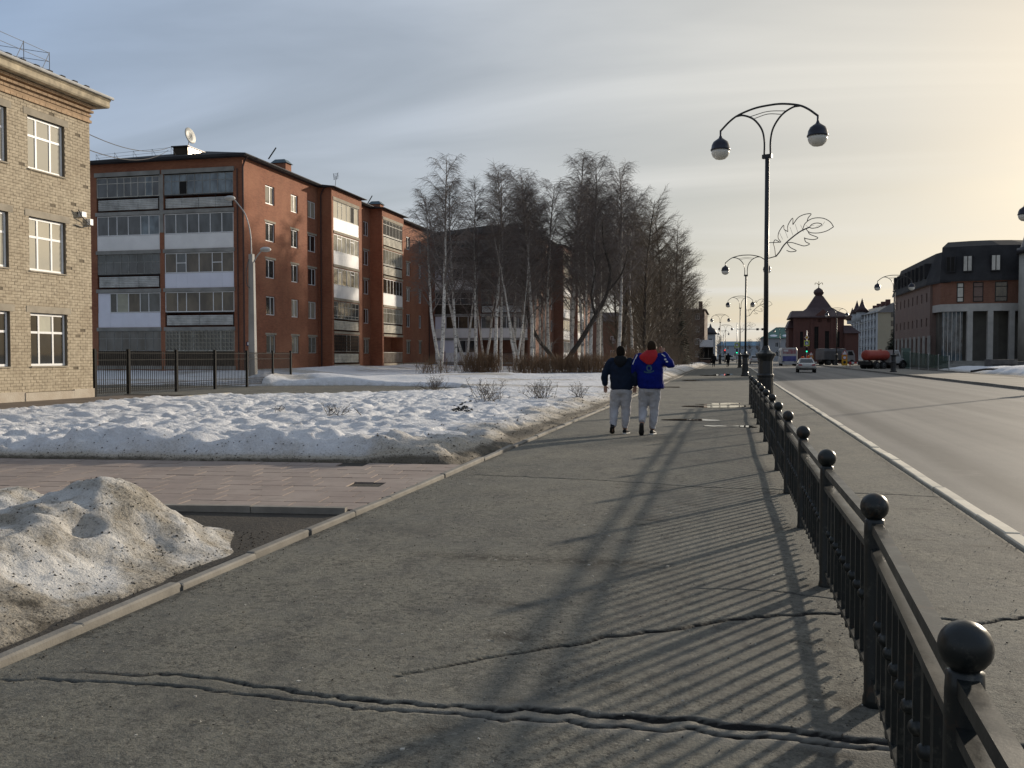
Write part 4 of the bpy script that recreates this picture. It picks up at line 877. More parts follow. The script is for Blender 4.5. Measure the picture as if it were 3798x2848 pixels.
# overhead wires from the beige building to the red block
for k, (p, q, sag) in enumerate((((-23.4, 29.7, 9.9), (-40.5, 61, 17.0), .5), ((-23.4, 29.7, 9.3), (-40.6, 61, 16.8), .6))):
    pts = [tuple(Vector(p).lerp(Vector(q), t)-Vector((0, 0, sag*4*t*(1-t)))) for t in np.linspace(0, 1, 14)]
    tag(MB().tube(pts, .018, 4).build('overhead_wire', M['wire']), ('upper' if k == 0 else 'lower')+' overhead wire between the beige building and the red block roof', 'wire')
# ================================================================== trees and shrubs
def rdir(r, az, el): return Vector((math.cos(az)*math.cos(el), math.sin(az)*math.cos(el), math.sin(el)))
def bend(start, d, L, n, r, droop, wob):
    pts = [start.copy()]; d = d.copy()
    for k in range(n):
        d = (d+Vector((r.gauss(0, wob), r.gauss(0, wob), r.gauss(0, wob)-droop))).normalized(); pts.append(pts[-1]+d*(L/n))
    return pts, d
def make_tree(seed, h, r0, kind='birch', stems=1):
    """local meshes: trunk and crown"""
    r = random.Random(seed); T_, C_ = MB(), MB()
    for s in range(stems):
        lean = Vector((r.gauss(0, .03), r.gauss(0, .03), 1)) if stems == 1 else Vector((.17*(-1)**s*r.uniform(.5, 1), r.gauss(0, .06), 1))
        hh = h*(1 if s == 0 else r.uniform(.78, .92)); n = 14; p = Vector((.12*s, .05*s, -.3)); P = [p.copy()]; d = lean.normalized()
        for k in range(n):
            d = (d+Vector((r.gauss(0, .035), r.gauss(0, .035), .06))).normalized(); p = p+d*((hh+.3)/n); P.append(p.copy())
        rad = [r0*(1 if s == 0 else .8)*max(1-.93*(k/n), .04)**.85*(1.25 if k == 0 else 1) for k in range(n+1)]
        T_.tube([tuple(q) for q in P], rad, 8)
        def at(t):
            f = t*n; i = min(int(f), n-1); return P[i].lerp(P[i+1], f-i), rad[i]+(rad[i+1]-rad[i])*(f-i)
        if kind == 'birch': nb, t0, t1, elr, Lf, droop, nsub, ntw, tl = 52, .33, .97, (.70, 1.12), .225, .035, 8, 7, (.5, 1.25)
        elif kind == 'thin': nb, t0, t1, elr, Lf, droop, nsub, ntw, tl = 42, .32, .97, (.80, 1.2), .18, .03, 7, 7, (.4, 1.15)
        elif kind == 'bushy': nb, t0, t1, elr, Lf, droop, nsub, ntw, tl = 66, .06, .97, (.5, 1.05), .27, .02, 8, 7, (.4, 1.1)
        else: nb, t0, t1, elr, Lf, droop, nsub, ntw, tl = 40, .22, .96, (.4, .95), .30, .0, 8, 8, (.4, .95)
        if stems > 1: nb = int(nb*.62)
        az = r.uniform(0, 6.28)
        for b in range(nb):
            t = t0+(t1-t0)*((b+r.random())/nb)**.9; st, rr = at(t); az += 2.4+r.gauss(0, .35)
            L = hh*Lf*(1.05-.72*max(t-.25, 0)/.75)*r.uniform(.65, 1.15)*(1 if t > .3 else .8); el = r.uniform(*elr)
            pts, dd = bend(st, rdir(r, az, el), L, 6, r, -.05+droop, .07)
            br = min(rr*.55, .018+.018*L)
            C_.tube([tuple(q) for q in pts], [br*(1-.8*k/6)+.004 for k in range(7)], 4, False)
            for q in range(nsub):
                u = .22+.78*(q+r.random())/nsub; f = u*6; i = min(int(f), 5); sp = pts[i].lerp(pts[i+1], f-i)
                a2 = az+r.choice((-1, 1))*r.uniform(.3, 1.2); sl = L*r.uniform(.22, .45)*(1.15-u*.5)+.25
                p2, d2 = bend(sp, rdir(r, a2, el*.75+r.gauss(0, .2)), sl, 3, r, droop*3.2, .10)
                C_.tube([tuple(x) for x in p2], [.013, .010, .008, .006], 3, False)
                for w in range(ntw):
                    v = (w+.6)/ntw*3; i = min(int(v), 2); sp2 = p2[i].lerp(p2[i+1], v-i); tw = r.uniform(*tl)*(.75 if t > .85 else 1)
                    e3 = r.uniform(-.5, .6) if kind == 'birch' else r.uniform(-.1, .95)
                    p3, _ = bend(sp2, rdir(r, a2+r.gauss(0, .9), e3), tw, 2, r, .28 if kind in ('birch', 'thin') else .02, .10)
                    C_.tube([tuple(x) for x in p3], [.0085, .0065, .004], 3, False)
    bm_, cm_ = {'birch': ('birch', 'twig'), 'thin': ('birch', 'twig'), 'bushy': ('bark', 'twig_brown'), 'broad': ('bark', 'twig')}[kind]
    return T_.mesh('trunk', M[bm_], True), C_.mesh('crown', M[cm_])
def put_tree(name, meshes, label, loc, rz=0, s=1.0, group=None):
    t = thing(name, label, 'tree', loc, group, rz); t.scale = (s, s, s)
    link('trunk', meshes[0], t, False); link('crown', meshes[1], t, False); return t
B1, B2, B3, B4 = make_tree(11, 17.2, .19, 'birch', 2), make_tree(12, 17, .16, 'birch'), make_tree(13, 16.2, .14, 'thin'), make_tree(14, 18.3, .20, 'birch')
B5 = make_tree(15, 16, .15, 'thin', 2); U1, U2, U3 = make_tree(21, 17, .22, 'bushy'), make_tree(22, 16, .2, 'bushy', 2), make_tree(23, 14, .2, 'broad')
snowz = lambda x, y: float(field(np.array([[x]]), np.array([[y]]))[0, 0])
TR = [('birch_tree', B1, 'forked white birch nearest the red block, leftmost of the birches', -21.5, 66.9, .2, .93),
 ('birch_tree', B2, 'slender birch just right of the forked leftmost birch', -21.0, 69.5, 1.1, .88),
 ('birch_tree', B3, 'thin birch before the shaded block, third from the left', -20.2, 72.3, 2.0, .95),
 ('birch_tree', B5, 'spindly double birch close to the wall of the shaded block', -22.1, 82.1, .5, .9),
 ('birch_tree', B4, 'tall pale birch with a straight trunk before the shaded block', -18.4, 71.7, 3.3, .86),
 ('birch_tree', B3, 'thin birch close beside the tall straight pale birch', -18.55, 74.2, 4.6, 1.03),
 ('birch_tree', B2, 'birch with dark crown in front of the corner of the shaded block', -18.7, 79.8, 5.0, .97),
 ('birch_tree', B5, 'double-stemmed thin birch behind the long hedge', -17.6, 78.0, 2.2, .85),
 ('birch_tree', B4, 'thick birch standing at the lit corner of the shaded block', -16.4, 76.3, .9, .90),
 ('birch_tree', B3, 'thin birch against the sunlit side of the shaded block', -17.4, 86.3, 3.0, 1.0),
 ('birch_tree', B2, 'birch farther back along the sunlit side of the second block', -19.1, 93.0, 1.9, .95),
 ('birch_tree', B4, 'tallest birch, rising above all the others in the grove', -15.0, 88.5, 4.1, 1.12),
 ('birch_tree', B3, 'birch right of the dark V-shaped tree', -14.4, 94.2, .3, 1.05),
 ('birch_tree', B2, 'pale birch trunk farther back between the grove and the low dark house', -14.0, 99.4, 5.5, 1.05),
 ('birch_tree', B5, 'far double birch before the low dark house', -14.2, 104.5, 1.4, 1.1),
 ('birch_tree', B4, 'stout white birch just behind the man in navy', -9.5, 80.0, 2.6, .95),
 ('birch_tree', B2, 'slanting birch behind the man in royal blue', -9.3, 90.2, .1, 1.02),
 ('birch_tree', B2, 'birch in the middle of the grove behind the rounded shrub', -17.9, 84.0, 2.8, 1.0),
 ('birch_tree', B4, 'birch left of the dark V-shaped tree', -15.9, 81.5, 5.2, .92),
 ('birch_tree', B2, 'birch standing right behind the V-shaped tree', -13.0, 82.5, .8, 1.0),
 ('birch_tree', B4, 'tall birch between the V-shaped tree and the stout birch', -11.6, 77.5, 3.1, .96),
 ('birch_tree', B5, 'double birch deep behind the tallest birch', -16.8, 98.0, 4.4, 1.08),
 ('birch_tree', B2, 'birch deep in the grove right of the tallest birch', -12.6, 92.0, 1.3, 1.08),
 ('birch_tree', B4, 'birch behind the stout white birch', -10.8, 97.0, .6, 1.05),
 ('birch_tree', B5, 'spindly birch pair in front of the left windows of the shaded block', -22.6, 78.0, 2.5, 1.0),
 ('birch_tree', B3, 'thin birch midway between the grove centre and the block corner', -19.8, 88.0, 5.7, 1.05),
 ('birch_tree', B5, 'small double birch close behind the rounded shrub', -16.9, 73.0, 3.6, .82),
 ('birch_tree', B3, 'thin leaning birch left of the stout white birch', -12.2, 79.5, 1.8, .98),
 ('birch_tree', B3, 'thin birch at the street end of the long hedge', -11.8, 84.5, 4.0, 1.0)]
for n_, m_, lb, x, y, rz, s in TR: put_tree(n_, m_, lb, (x, y, max(snowz(x, y), 0)-.1), rz, s, 'birch grove between the blocks and the street')
NTH = ['nearest', 'second', 'third', 'fourth', 'fifth', 'sixth', 'seventh', 'eighth', 'ninth', 'tenth', 'eleventh', 'twelfth', 'farthest']
ROW = sorted([(-7.6, 84, .4, .92, U1), (-8.6, 97, 1.7, 1.06, U2), (-7.4, 104, 2.9, 1.02, U1), (-8.4, 115, 4.2, 1.08, U2), (-7.2, 122, 5.1, 1.05, U1), (-8.2, 134, .9, 1.1, U2), (-7.0, 143, 2.2, 1.05, U1), (-8.2, 155, 3.4, 1.05, U2), (-10.6, 92, 1.2, .95, U2), (-11.2, 108, 2.5, 1.05, U1), (-11, 126, .5, 1.1, U1), (-6.6, 168, 1.5, .8, U1), (-12.5, 145, 3.5, 1.1, U2)], key=lambda q: q[1])
for k, (x, y, rz, s, m_) in enumerate(ROW):
    put_tree('bare_tree', m_, NTH[k]+' bare bushy tree of the dense row along the pavement', (x, y, 0), rz, s, 'dense row of bare trees along the pavement')
vt = thing('bare_tree', 'dark tree with two trunks spreading in a V from the ground', 'tree', (-14.0, 76.8, .3)); v1 = MB(); vc = MB(); r = random.Random(5)
for pts, rad in (([(0, 0, -.3), (.5, 0, .8), (1.7, .2, 2.6), (2.9, .3, 4.6), (3.9, .4, 6.6), (4.15, .3, 8.5), (3.6, .2, 10.6), (3.5, 0, 12.4)], [.26, .23, .20, .18, .16, .13, .09, .04]), ([(0, 0, -.3), (-.6, .1, 1.0), (-1.9, .2, 2.6), (-2.7, 0, 4.2), (-3.0, -.1, 6.2), (-3.4, 0, 8.6), (-3.3, .2, 10.5)], [.22, .19, .17, .15, .12, .08, .03]), ([(2.9, .3, 4.6), (2.6, 0, 6.4), (3.0, -.3, 8.5), (2.4, -.2, 10.8)], [.12, .10, .07, .03]), ([(3.9, .4, 6.6), (5.1, .6, 8.2), (5.7, .4, 10.4)], [.10, .07, .03])):
    sm = arc(pts, 5); rd = np.interp(np.linspace(0, 1, len(sm)), np.linspace(0, 1, len(rad)), rad); v1.tube(sm, list(rd), 8)
    for i in range(len(sm)//4, len(sm)):
        for q in range(3):
            a = r.uniform(0, 6.28); L = r.uniform(.8, 2.2); p2, _ = bend(Vector(sm[i]), rdir(r, a, r.uniform(.1, 1.0)), L, 4, r, -.03, .12); vc.tube([tuple(x) for x in p2], [.022, .016, .012, .009, .006], 3, False)
            for w in range(9):
                f = (w+.5)/9*4; j = min(int(f), 3); p3, _ = bend(p2[j].lerp(p2[j+1], f-j), rdir(r, a+r.gauss(0, 1), r.uniform(-.2, 1.1)), r.uniform(.4, 1.1), 2, r, .0, .12); vc.tube([tuple(x) for x in p3], [.008, .006, .004], 3, False)
v1.build('trunk', M['bark'], vt, True, False); vc.build('crown', M['twig'], vt, False, False)
# spruces
def spruce(label, loc, h, w, seed):
    t = thing('spruce_tree', label, 'tree', loc); r = random.Random(seed); MB().tube([(0, 0, -.2), (0, 0, h)], [.14, .02], 6).build('trunk', M['bark'], t, world=False); c = MB()
    z = .5
    while z < h-.1:
        rr = w*(1-z/h)**.85+.08; n = int(9+14*(1-z/h))
        for k in range(n):
            a = r.uniform(0, 6.28); L = rr*r.uniform(.72, 1.12); dx, dy = math.cos(a), math.sin(a)
            for q in range(5):
                f0, f1 = q/5, (q+1.25)/5; s = .16+.12*(1-f0); zz0, zz1 = z-L*.28*f0**1.3, z-L*.28*f1**1.3-r.uniform(.02, .16); ox, oy = -dy*s, dx*s
                c.add([(dx*L*f0+ox, dy*L*f0+oy, zz0), (dx*L*f0-ox, dy*L*f0-oy, zz0), (dx*L*f1, dy*L*f1, zz1), (dx*L*(f0+f1)/2, dy*L*(f0+f1)/2, zz0-.22)], [(0, 1, 2), (0, 2, 3), (1, 3, 2)])
        z += .26*(h/9)**.5
    c.build('crown', M['needles'], t, False, False)
spruce('dark spruce at the end of the bare tree row, above the man in blue', (-7.0, 128, 0), 11.0, 2.0, 1)
spruce('dark green spruce between the orange tanker and the pale hotel', (27.5, 168, 0), 7.6, 2.9, 2)
spruce('small spruce beside the black shelter frame', (-4.2, 196, 0), 5.0, 1.1, 3)
# hedges of bare upright stems
def hedge(name, label, x0, y0, x1, y1, wid, h, n, seed, mat='shrub', cat='hedge', flare=.25, z=None):
    o = MB(); r = random.Random(seed)
    for k in range(n):
        t = r.random(); x, y = x0+(x1-x0)*t+r.gauss(0, wid*.35), y0+(y1-y0)*t+r.gauss(0, wid*.35); hh = h*r.uniform(.65, 1.08); zb = (snowz(x, y) if z is None else z)-.05
        p, _ = bend(Vector((x, y, zb)), Vector((r.gauss(0, flare), r.gauss(0, flare), 1)).normalized(), hh, 4, r, -.01, .07); o.tube([tuple(q) for q in p], [.014, .012, .010, .008, .005], 3, False)
        for q in range(5):
            f = r.uniform(1.0, 4); i = min(int(f), 3); p3, _ = bend(p[i].lerp(p[i+1], f-i), Vector((r.gauss(0, .5), r.gauss(0, .5), 1)).normalized(), hh*r.uniform(.15, .4), 2, r, 0, .1); o.tube([tuple(x) for x in p3], [.008, .006, .004], 3, False)
    return tag(o.build(name, M[mat]), label, cat)
hedge('hedge', 'long brown leafless hedge below the birch grove', -14.6, 63.0, -8.6, 66.5, 1.3, 1.3, 900, 31)
hedge('shrub', 'rounded orange-brown leafless shrub left of the long hedge', -18.8, 64.5, -16.6, 65, 1.0, 1.5, 330, 32, cat='shrub', flare=.3)
hedge('shrub', 'sparse thin shrub at the foot of the forked birch', -21.0, 60.5, -19.2, 61, .8, 1.25, 60, 33, cat='shrub', flare=.45)
hedge('shrub', 'brown brush under the trees at the pavement end of the hedge', -8.4, 68, -6.4, 82, 1.4, 1.7, 500, 34, cat='shrub')
hedge('shrub', 'dense dark brush under the far end of the tree row', -8.2, 90, -6.4, 150, 2.2, 3.2, 1300, 35, mat='twig_brown', cat='shrub', z=0)
def weedbush(label, x, y, w, h, n, seed, heads=True):
    o = MB(); r = random.Random(seed); z0 = snowz(x, y)-.03
    for k in range(n):
        a = r.uniform(0, 6.28); e = r.uniform(.5, 1.35); p, _ = bend(Vector((x+r.gauss(0, w*.15), y+r.gauss(0, w*.1), z0)), rdir(r, a, e), h*r.uniform(.7, 1.3), 4, r, .03, .12); o.tube([tuple(q) for q in p], [.008, .007, .006, .005, .003], 3, False)
        for q in range(4):
            f = r.uniform(1.5, 4); i = min(int(f), 3); p3, _ = bend(p[i].lerp(p[i+1], f-i), rdir(r, r.uniform(0, 6.28), r.uniform(.1, 1.2)), h*r.uniform(.15, .35), 2, r, 0, .15); o.tube([tuple(t) for t in p3], [.005, .004, .003], 3, False)
            if heads:
                c = p3[-1]
                for j in range(3): 
                    d = Vector((r.gauss(0, .025), r.gauss(0, .025), r.gauss(0, .012))); o.add([tuple(c+d), tuple(c+d+Vector((.025, .01, .006))), tuple(c+d+Vector((.0, .022, .012)))], [(0, 1, 2)])
    return tag(o.build('dry_weed', M['weed']), label, 'weed', 'dry weeds sticking out of the snow')
weedbush('wide dry weed clump with flat seed heads, mid snow field', -7.3, 27.6, 1.0, .65, 36, 41); weedbush('dry twiggy weed clump nearest the walking men', -6.0, 29.5, .9, .62, 36, 42); weedbush('small dry weed tuft at the right end of the snow field', -4.9, 30.6, .6, .45, 18, 43)
weedbush('dry weed clump far out on the snow near the drive', -11.6, 35.5, 1.0, .6, 40, 44); weedbush('left of two short dry stalks in mid snow', -9.2, 20.1, .12, .32, 6, 45); weedbush('right of two short dry stalks in mid snow', -8.9, 20.0, .15, .28, 7, 46); weedbush('faint dry stalks left in the snow field', -10.7, 20.4, .2, .25, 5, 47); weedbush('single thin stalk bent over in the snow', -8.2, 19.8, .05, .3, 2, 48, False)
dl = MB(); r = random.Random(8)
for k in range(90):
    x, y, z = -6.35+r.gauss(0, .16), 21.6+r.gauss(0, .12), snowz(-6.35, 21.6)+.03+abs(r.gauss(0, .10)); s = r.uniform(.025, .06); a = r.uniform(0, 6.28)
    dl.add([(x+s*math.cos(a), y+s*math.sin(a), z), (x-s*math.sin(a), y+s*math.cos(a), z+s*.6), (x-s*math.cos(a), y-s*math.sin(a), z+.01), (x+s*math.sin(a), y-s*math.cos(a), z-s*.3)], [(0, 1, 2, 3)])
tag(dl.build('withered_plant', M['dark_leaf']), 'low black withered leaf clump on the snow', 'plant')
# ================================================================== people
def ell(z, cx, cy, rx, ry, n=18): return [(cx+rx*math.cos(2*math.pi*k/n), cy+ry*math.sin(2*math.pi*k/n), z) for k in range(n)]
FOLD = bpy.data.textures.new('cloth_folds', 'CLOUDS'); FOLD.noise_scale = .11; FOLD.noise_depth = 2
def fleece(o, vox, it, fold=0):
    m = o.modifiers.new('remesh', 'REMESH'); m.mode = 'VOXEL'; m.voxel_size = vox; m.use_smooth_shade = True
    s = o.modifiers.new('smooth', 'SMOOTH'); s.factor = .6; s.iterations = it
    if fold:
        d = o.modifiers.new('folds', 'DISPLACE'); d.texture = FOLD; d.strength = fold; d.mid_level = .5; d.texture_coords = 'LOCAL'
    return o
def hand(mb, w, d, side, curl=.5, s=1.0):
    """palm with four fingers and a thumb, from the wrist w along d"""
    w, d = Vector(w), Vector(d).normalized(); lat = d.cross(Vector((0, 1, 0))); lat = lat.normalized() if lat.length > .2 else Vector((1, 0, 0)); lat *= side; nrm = d.cross(lat).normalized()
    def flat(c, r1, r2): return [tuple(c+lat*(r1*math.cos(t))+nrm*(r2*math.sin(t))) for t in np.linspace(0, 2*math.pi, 11)[:-1]]
    mb.loft([flat(w-d*.02, .026*s, .02*s), flat(w+d*.03*s, .038*s, .018*s), flat(w+d*.085*s, .041*s, .015*s), flat(w+d*.10*s, .036*s, .010*s)])
    for i, (o, L) in enumerate(((-.031, .062), (-.011, .074), (.011, .070), (.030, .055))):
        p = w+d*.088*s+lat*o*s; dd = d.copy(); pts = [tuple(p)]
        for k in range(3): dd = (dd+nrm*curl*.55*(1 if side > 0 else -1)+lat*o*.6).normalized(); p = p+dd*(L*s/3); pts.append(tuple(p))
        mb.tube(pts, [.0088*s, .0085*s, .008*s, .0065*s], 7)
    p = w+d*.03*s-lat*.034*s; t1 = p+(d*.6-lat*.75)*.035*s; t2 = t1+(d*.95-lat*.1)*.032*s; mb.tube([tuple(p+lat*.012), tuple(t1), tuple(t2)], [.013*s, .0105*s, .008*s], 7)
def shoe(par, heel, toe, up, mu, ms, w=.048):
    heel, toe, up = Vector(heel), Vector(toe), Vector(up).normalized(); d = (toe-heel); L = d.length; d.normalize(); up = (up-d*up.dot(d)).normalized(); lt = d.cross(up)
    def ring(t, ww, h0, h1): c = heel+d*(L*t); return [tuple(c+lt*(ww*math.cos(a))+up*((h0+h1)/2+(h1-h0)/2*math.sin(a))) for a in np.linspace(0, 2*math.pi, 15)[:-1]]
    u = MB().loft([ring(.02, w*.62, .02, .075), ring(.10, w*.82, .02, .10), ring(.25, w*.86, .02, .105), ring(.45, w*.95, .02, .08), ring(.70, w*1.08, .02, .062), ring(.90, w*.88, .02, .05), ring(1.0, w*.45, .022, .036)]).build('shoe', M[mu], par, True, False)
    def sr(t, ww): c = heel+d*(L*t); return [tuple(c+lt*ww), tuple(c+lt*ww+up*.026), tuple(c-lt*ww+up*.026), tuple(c-lt*ww)]
    MB().loft([sr(-.01, w*.5), sr(.05, w*.86), sr(.25, w*.9), sr(.5, w*.96), sr(.72, w*1.12), sr(.9, w*.95), sr(1.02, w*.45)]).build('sole', M[ms], u, True, False); return u
def person(label, loc, J, C, vox=(.0065, .013), rz=0, group=None, dark_sole='sole'):
    p = thing('person', label, 'person', loc, group, rz); hx, hy, hz = J['head']
    b = MB()
    # one body: head with jaw, nose and ears, neck, trunk, limbs, hands
    b.loft([ell(hz+dz, hx, hy+cy, rx, ry) for dz, cy, rx, ry in ((d*1.08, c*1.1, x*1.13, y*1.1) for d, c, x, y in ((-.135, .035, .028, .03), (-.115, .03, .052, .062), (-.07, .012, .066, .085), (-.02, .004, .074, .097), (.03, -.002, .077, .100), (.075, -.006, .070, .090), (.105, -.008, .050, .066), (.122, -.008, .018, .025)))])
    b.tube([(hx, hy+.085, hz+.02), (hx, hy+.118, hz-.028), (hx, hy+.09, hz-.035)], [.010, .014, .008], 8)
    for s in (-1, 1): b.ball((hx+s*.088, hy-.008, hz-.012), .030, 10, 6, (.38, .75, 1.15)); b.ball((hx+s*.03, hy+.088, hz+.005), .012, 8, 6)
    b.ball((hx, hy+.092, hz-.075), .022, 8, 6, (1.3, .5, .5))
    nk = J['neck']; b.tube([(hx, hy-.01, hz-.07), (nk[0], nk[1]-.01, nk[2]), (nk[0], nk[1], nk[2]-.10)], [.055, .058, .07], 12)
    tz = J['torso']; b.loft([ell(z, cx, cy, rx*.78, ry*.74) for z, cx, cy, rx, ry in tz])
    for s in ('l', 'r'):
        sh, el, wr = J[s+'sh'], J[s+'el'], J[s+'wr']; b.tube(arc([sh, el, wr], 4), list(np.interp(np.linspace(0, 1, 9), [0, .5, 1], [.055, .045, .030])), 10)
        hp, kn, an = J[s+'hp'], J[s+'kn'], J[s+'an']; b.tube(arc([hp, kn, an], 4), list(np.interp(np.linspace(0, 1, 9), [0, .25, .5, .7, 1], [.082, .078, .058, .056, .042])), 12); b.tube([an, J[s+'toe']], [.045, .03], 8)
        hand(b, wr, J[s+'hd'], 1 if s == 'r' else -1, J.get(s+'curl', .5))
    fleece(b.build('body', M['skin'], p, True, False), vox[0], 2)
    h = MB(); h.loft([ell(hz+dz, hx, hy+cy, rx, ry) for dz, cy, rx, ry in ((d*1.08, c*1.1, x*1.13, y*1.1) for d, c, x, y in ((-.072, -.040, .058, .062), (-.04, -.035, .074, .076), (.0, -.026, .082, .088), (.045, -.018, .083, .098), (.085, -.012, .074, .092), (.115, -.010, .052, .066), (.132, -.010, .018, .024)))]); h.build('hair', M[C['hair']], p, True, False)
    # jacket
    j = MB(); j.loft([ell(*r) for r in tz])
    for s in ('l', 'r'):
        sh, el, wr = J[s+'sh'], J[s+'el'], J[s+'wr']; ins = Vector(nk).lerp(Vector(sh), .45)-Vector((0, 0, .06)); pts = arc([tuple(ins), sh, el, wr], 5); j.tube(pts, list(np.interp(np.linspace(0, 1, len(pts)), [0, .30, .5, .66, .8, .97, 1], [.085, .098, .083, .074, .072, .062, .046])), 14)
    j.ball((nk[0], nk[1]-.01, nk[2]-.03), .10, 14, 8, (1.05, .85, .7)); jo = fleece(j.build('jacket', M[C['jacket']], p, True, False), vox[1], 4, .035)
    hd = MB()
    hd.loft([ell(*r) for r in J['hood']]); fleece(hd.build('hood', M[C['hood']], p, True, False), vox[1]*.8, 3, .02)
    t = MB(); tp = J['hip']; t.loft([ell(*r) for r in tp])
    for s in ('l', 'r'):
        pts = arc([J[s+'hp'], J[s+'kn'], J[s+'an']], 6); t.tube(pts, list(np.interp(np.linspace(0, 1, len(pts)), [0, .25, .5, .72, .93, 1], J.get('legr', [.125, .122, .098, .088, .070, .060]))), 14)
    fleece(t.build('trousers', M[C['trousers']], p, True, False), vox[1], 4, .035)
    for s in ('l', 'r'): shoe(p, J[s+'heel'], J[s+'toe2'], J[s+'up'], C['shoe'], dark_sole if s == 'r' else 'shoe')
    return p, jo
JL = dict(head=(-.015, .02, 1.655), neck=(-.01, .0, 1.52), torso=[(.90, .0, 0, .205, .145), (.93, .0, 0, .228, .165), (1.05, 0, 0, .232, .17), (1.22, 0, -.005, .238, .165), (1.36, 0, -.01, .25, .16), (1.45, 0, -.01, .225, .135), (1.51, 0, -.005, .15, .105), (1.55, 0, 0, .08, .08)],
  lsh=(-.205, 0, 1.455), lel=(-.335, -.03, 1.20), lwr=(-.335, .03, .985), lhd=(.05, .12, -1), rsh=(.205, 0, 1.455), rel=(.275, -.05, 1.20), rwr=(.275, .03, .985), rhd=(-.1, .2, -1),
  lhp=(-.095, .0, .90), lkn=(-.145, .06, .53), lan=(-.150, -.16, .155), ltoe=(-.17, -.06, .07), lheel=(-.155, -.235, .155), ltoe2=(-.185, -.01, .005), lup=(0, .45, 1),
  rhp=(.095, .0, .90), rkn=(.085, .07, .52), ran=(.07, .02, .115), rtoe=(.09, .13, .05), rheel=(.06, -.06, .0), rtoe2=(.125, .20, .0), rup=(0, 0, 1),
  hood=[(1.36, -.01, -.155, .03, .03), (1.42, -.01, -.15, .10, .05), (1.48, -.01, -.125, .135, .075), (1.54, -.01, -.085, .135, .085), (1.585, -.01, -.06, .10, .07), (1.60, -.01, -.05, .05, .04)],
  hip=[(.78, 0, 0, .10, .08), (.84, 0, -.01, .175, .135), (.92, 0, -.01, .19, .145), (1.0, 0, 0, .185, .135)])
person('man in a navy jacket and grey sweatpants walking away, left of the pair', (-2.16, 18.75, 0), JL, dict(hair='hair', jacket='navy', hood='blackcloth', trousers='trouser', shoe='blackcloth'))
JR = dict(head=(.037, .02, 1.757), neck=(.02, 0, 1.62), torso=[(.925, .04, 0, .245, .17), (.97, .03, 0, .272, .185), (1.12, .0, 0, .262, .185), (1.30, 0, -.005, .268, .175), (1.46, 0, -.01, .275, .165), (1.55, 0, -.01, .235, .14), (1.61, .01, -.005, .15, .105), (1.65, .02, 0, .08, .08)],
  lsh=(-.225, 0, 1.545), lel=(-.315, -.02, 1.27), lwr=(-.26, .16, 1.10), lhd=(.3, 1, -.3), rsh=(.225, 0, 1.55), rel=(.43, -.03, 1.40), rwr=(.265, .06, 1.655), rhd=(-.55, .15, .85), rcurl=1.0,
  lhp=(-.10, .0, .93), lkn=(-.135, .07, .53), lan=(-.130, -.27, .27), ltoe=(-.13, -.24, .12), lheel=(-.130, -.375, .235), ltoe2=(-.140, -.27, .0), lup=(0, 1, .3),
  rhp=(.10, .0, .93), rkn=(.085, .06, .53), ran=(.05, .02, .115), rtoe=(.06, .14, .05), rheel=(.035, -.06, .0), rtoe2=(.085, .215, .0), rup=(0, 0, 1),
  hood=[(1.42, .0, -.185, .05, .025), (1.47, -.01, -.18, .115, .035), (1.53, -.02, -.165, .16, .05), (1.585, -.02, -.14, .185, .065), (1.63, .0, -.10, .165, .085), (1.675, .02, -.07, .125, .08), (1.71, .03, -.05, .09, .06)],
  hip=[(.80, 0, 0, .10, .08), (.86, 0, -.01, .185, .14), (.95, 0, -.01, .20, .15), (1.02, 0, 0, .19, .14)], legr=[.128, .118, .092, .086, .072, .062])
pr, jk = person('man in a royal blue jacket with a red hood raising his hand to his head', (-1.585, 18.72, 0), JR, dict(hair='hair_brown', jacket='blue', hood='redcloth', trousers='trouser', shoe='shoe'))
def print_on(par, pts_list, name, mat, y):
    m = MB()
    for pts in pts_list:
        n = len(pts); m.add([(a, y, b) for a, b in pts], [tuple(range(n))])
    o = m.build(name, mat, par, False, False); s = o.modifiers.new('wrap', 'SHRINKWRAP'); s.target = jk; s.wrap_method = 'PROJECT'; s.use_project_y = True; s.use_positive_direction = True; s.use_negative_direction = False; s.wrap_mode = 'ABOVE_SURFACE'; s.offset = .006; return o
def ringpoly(cx, cz, r0, r1, n=16): return [[(cx+r*math.cos(a), cz+1.2*r*math.sin(a)) for r, a in ((r0, 2*math.pi*k/n), (r1, 2*math.pi*k/n), (r1, 2*math.pi*(k+1)/n), (r0, 2*math.pi*(k+1)/n))] for k in range(n)]
print_on(pr, ringpoly(.0, 1.345, .028, .058)+[[(-.03+.06*k/3, 1.415), (-.03+.06*(k+1)/3, 1.415), (-.02+.06*(k+.5)/3, 1.445)] for k in range(3)]+[[(-.10+.028*k, 1.245+.006*((k-3)**2)*.35), (-.10+.028*(k+1)-.003, 1.245+.006*((k-2)**2)*.35), (-.10+.028*(k+1)-.003, 1.275+.006*((k-2)**2)*.35), (-.10+.028*k, 1.275+.006*((k-3)**2)*.35)] for k in range(7)], 'emblem', M['emblem'], -.40)
w_ = MB()
for c in ((.315, -.115, 1.52), (.345, -.118, 1.475)): w_.ball(c, .022, 8, 5, (1.1, .5, .8))
w_.build('sleeve_mark', M['white'], pr, False, False)
w_ = MB(); w_.tube([(.24, -.075, 1.628), (.31, -.085, 1.575)], .010, 6); w_.tube([(-.245, -.075, 1.615), (-.30, -.08, 1.50), (-.335, -.09, 1.42)], .012, 6); w_.build('sleeve_stripe', M['white'], pr, False, False)
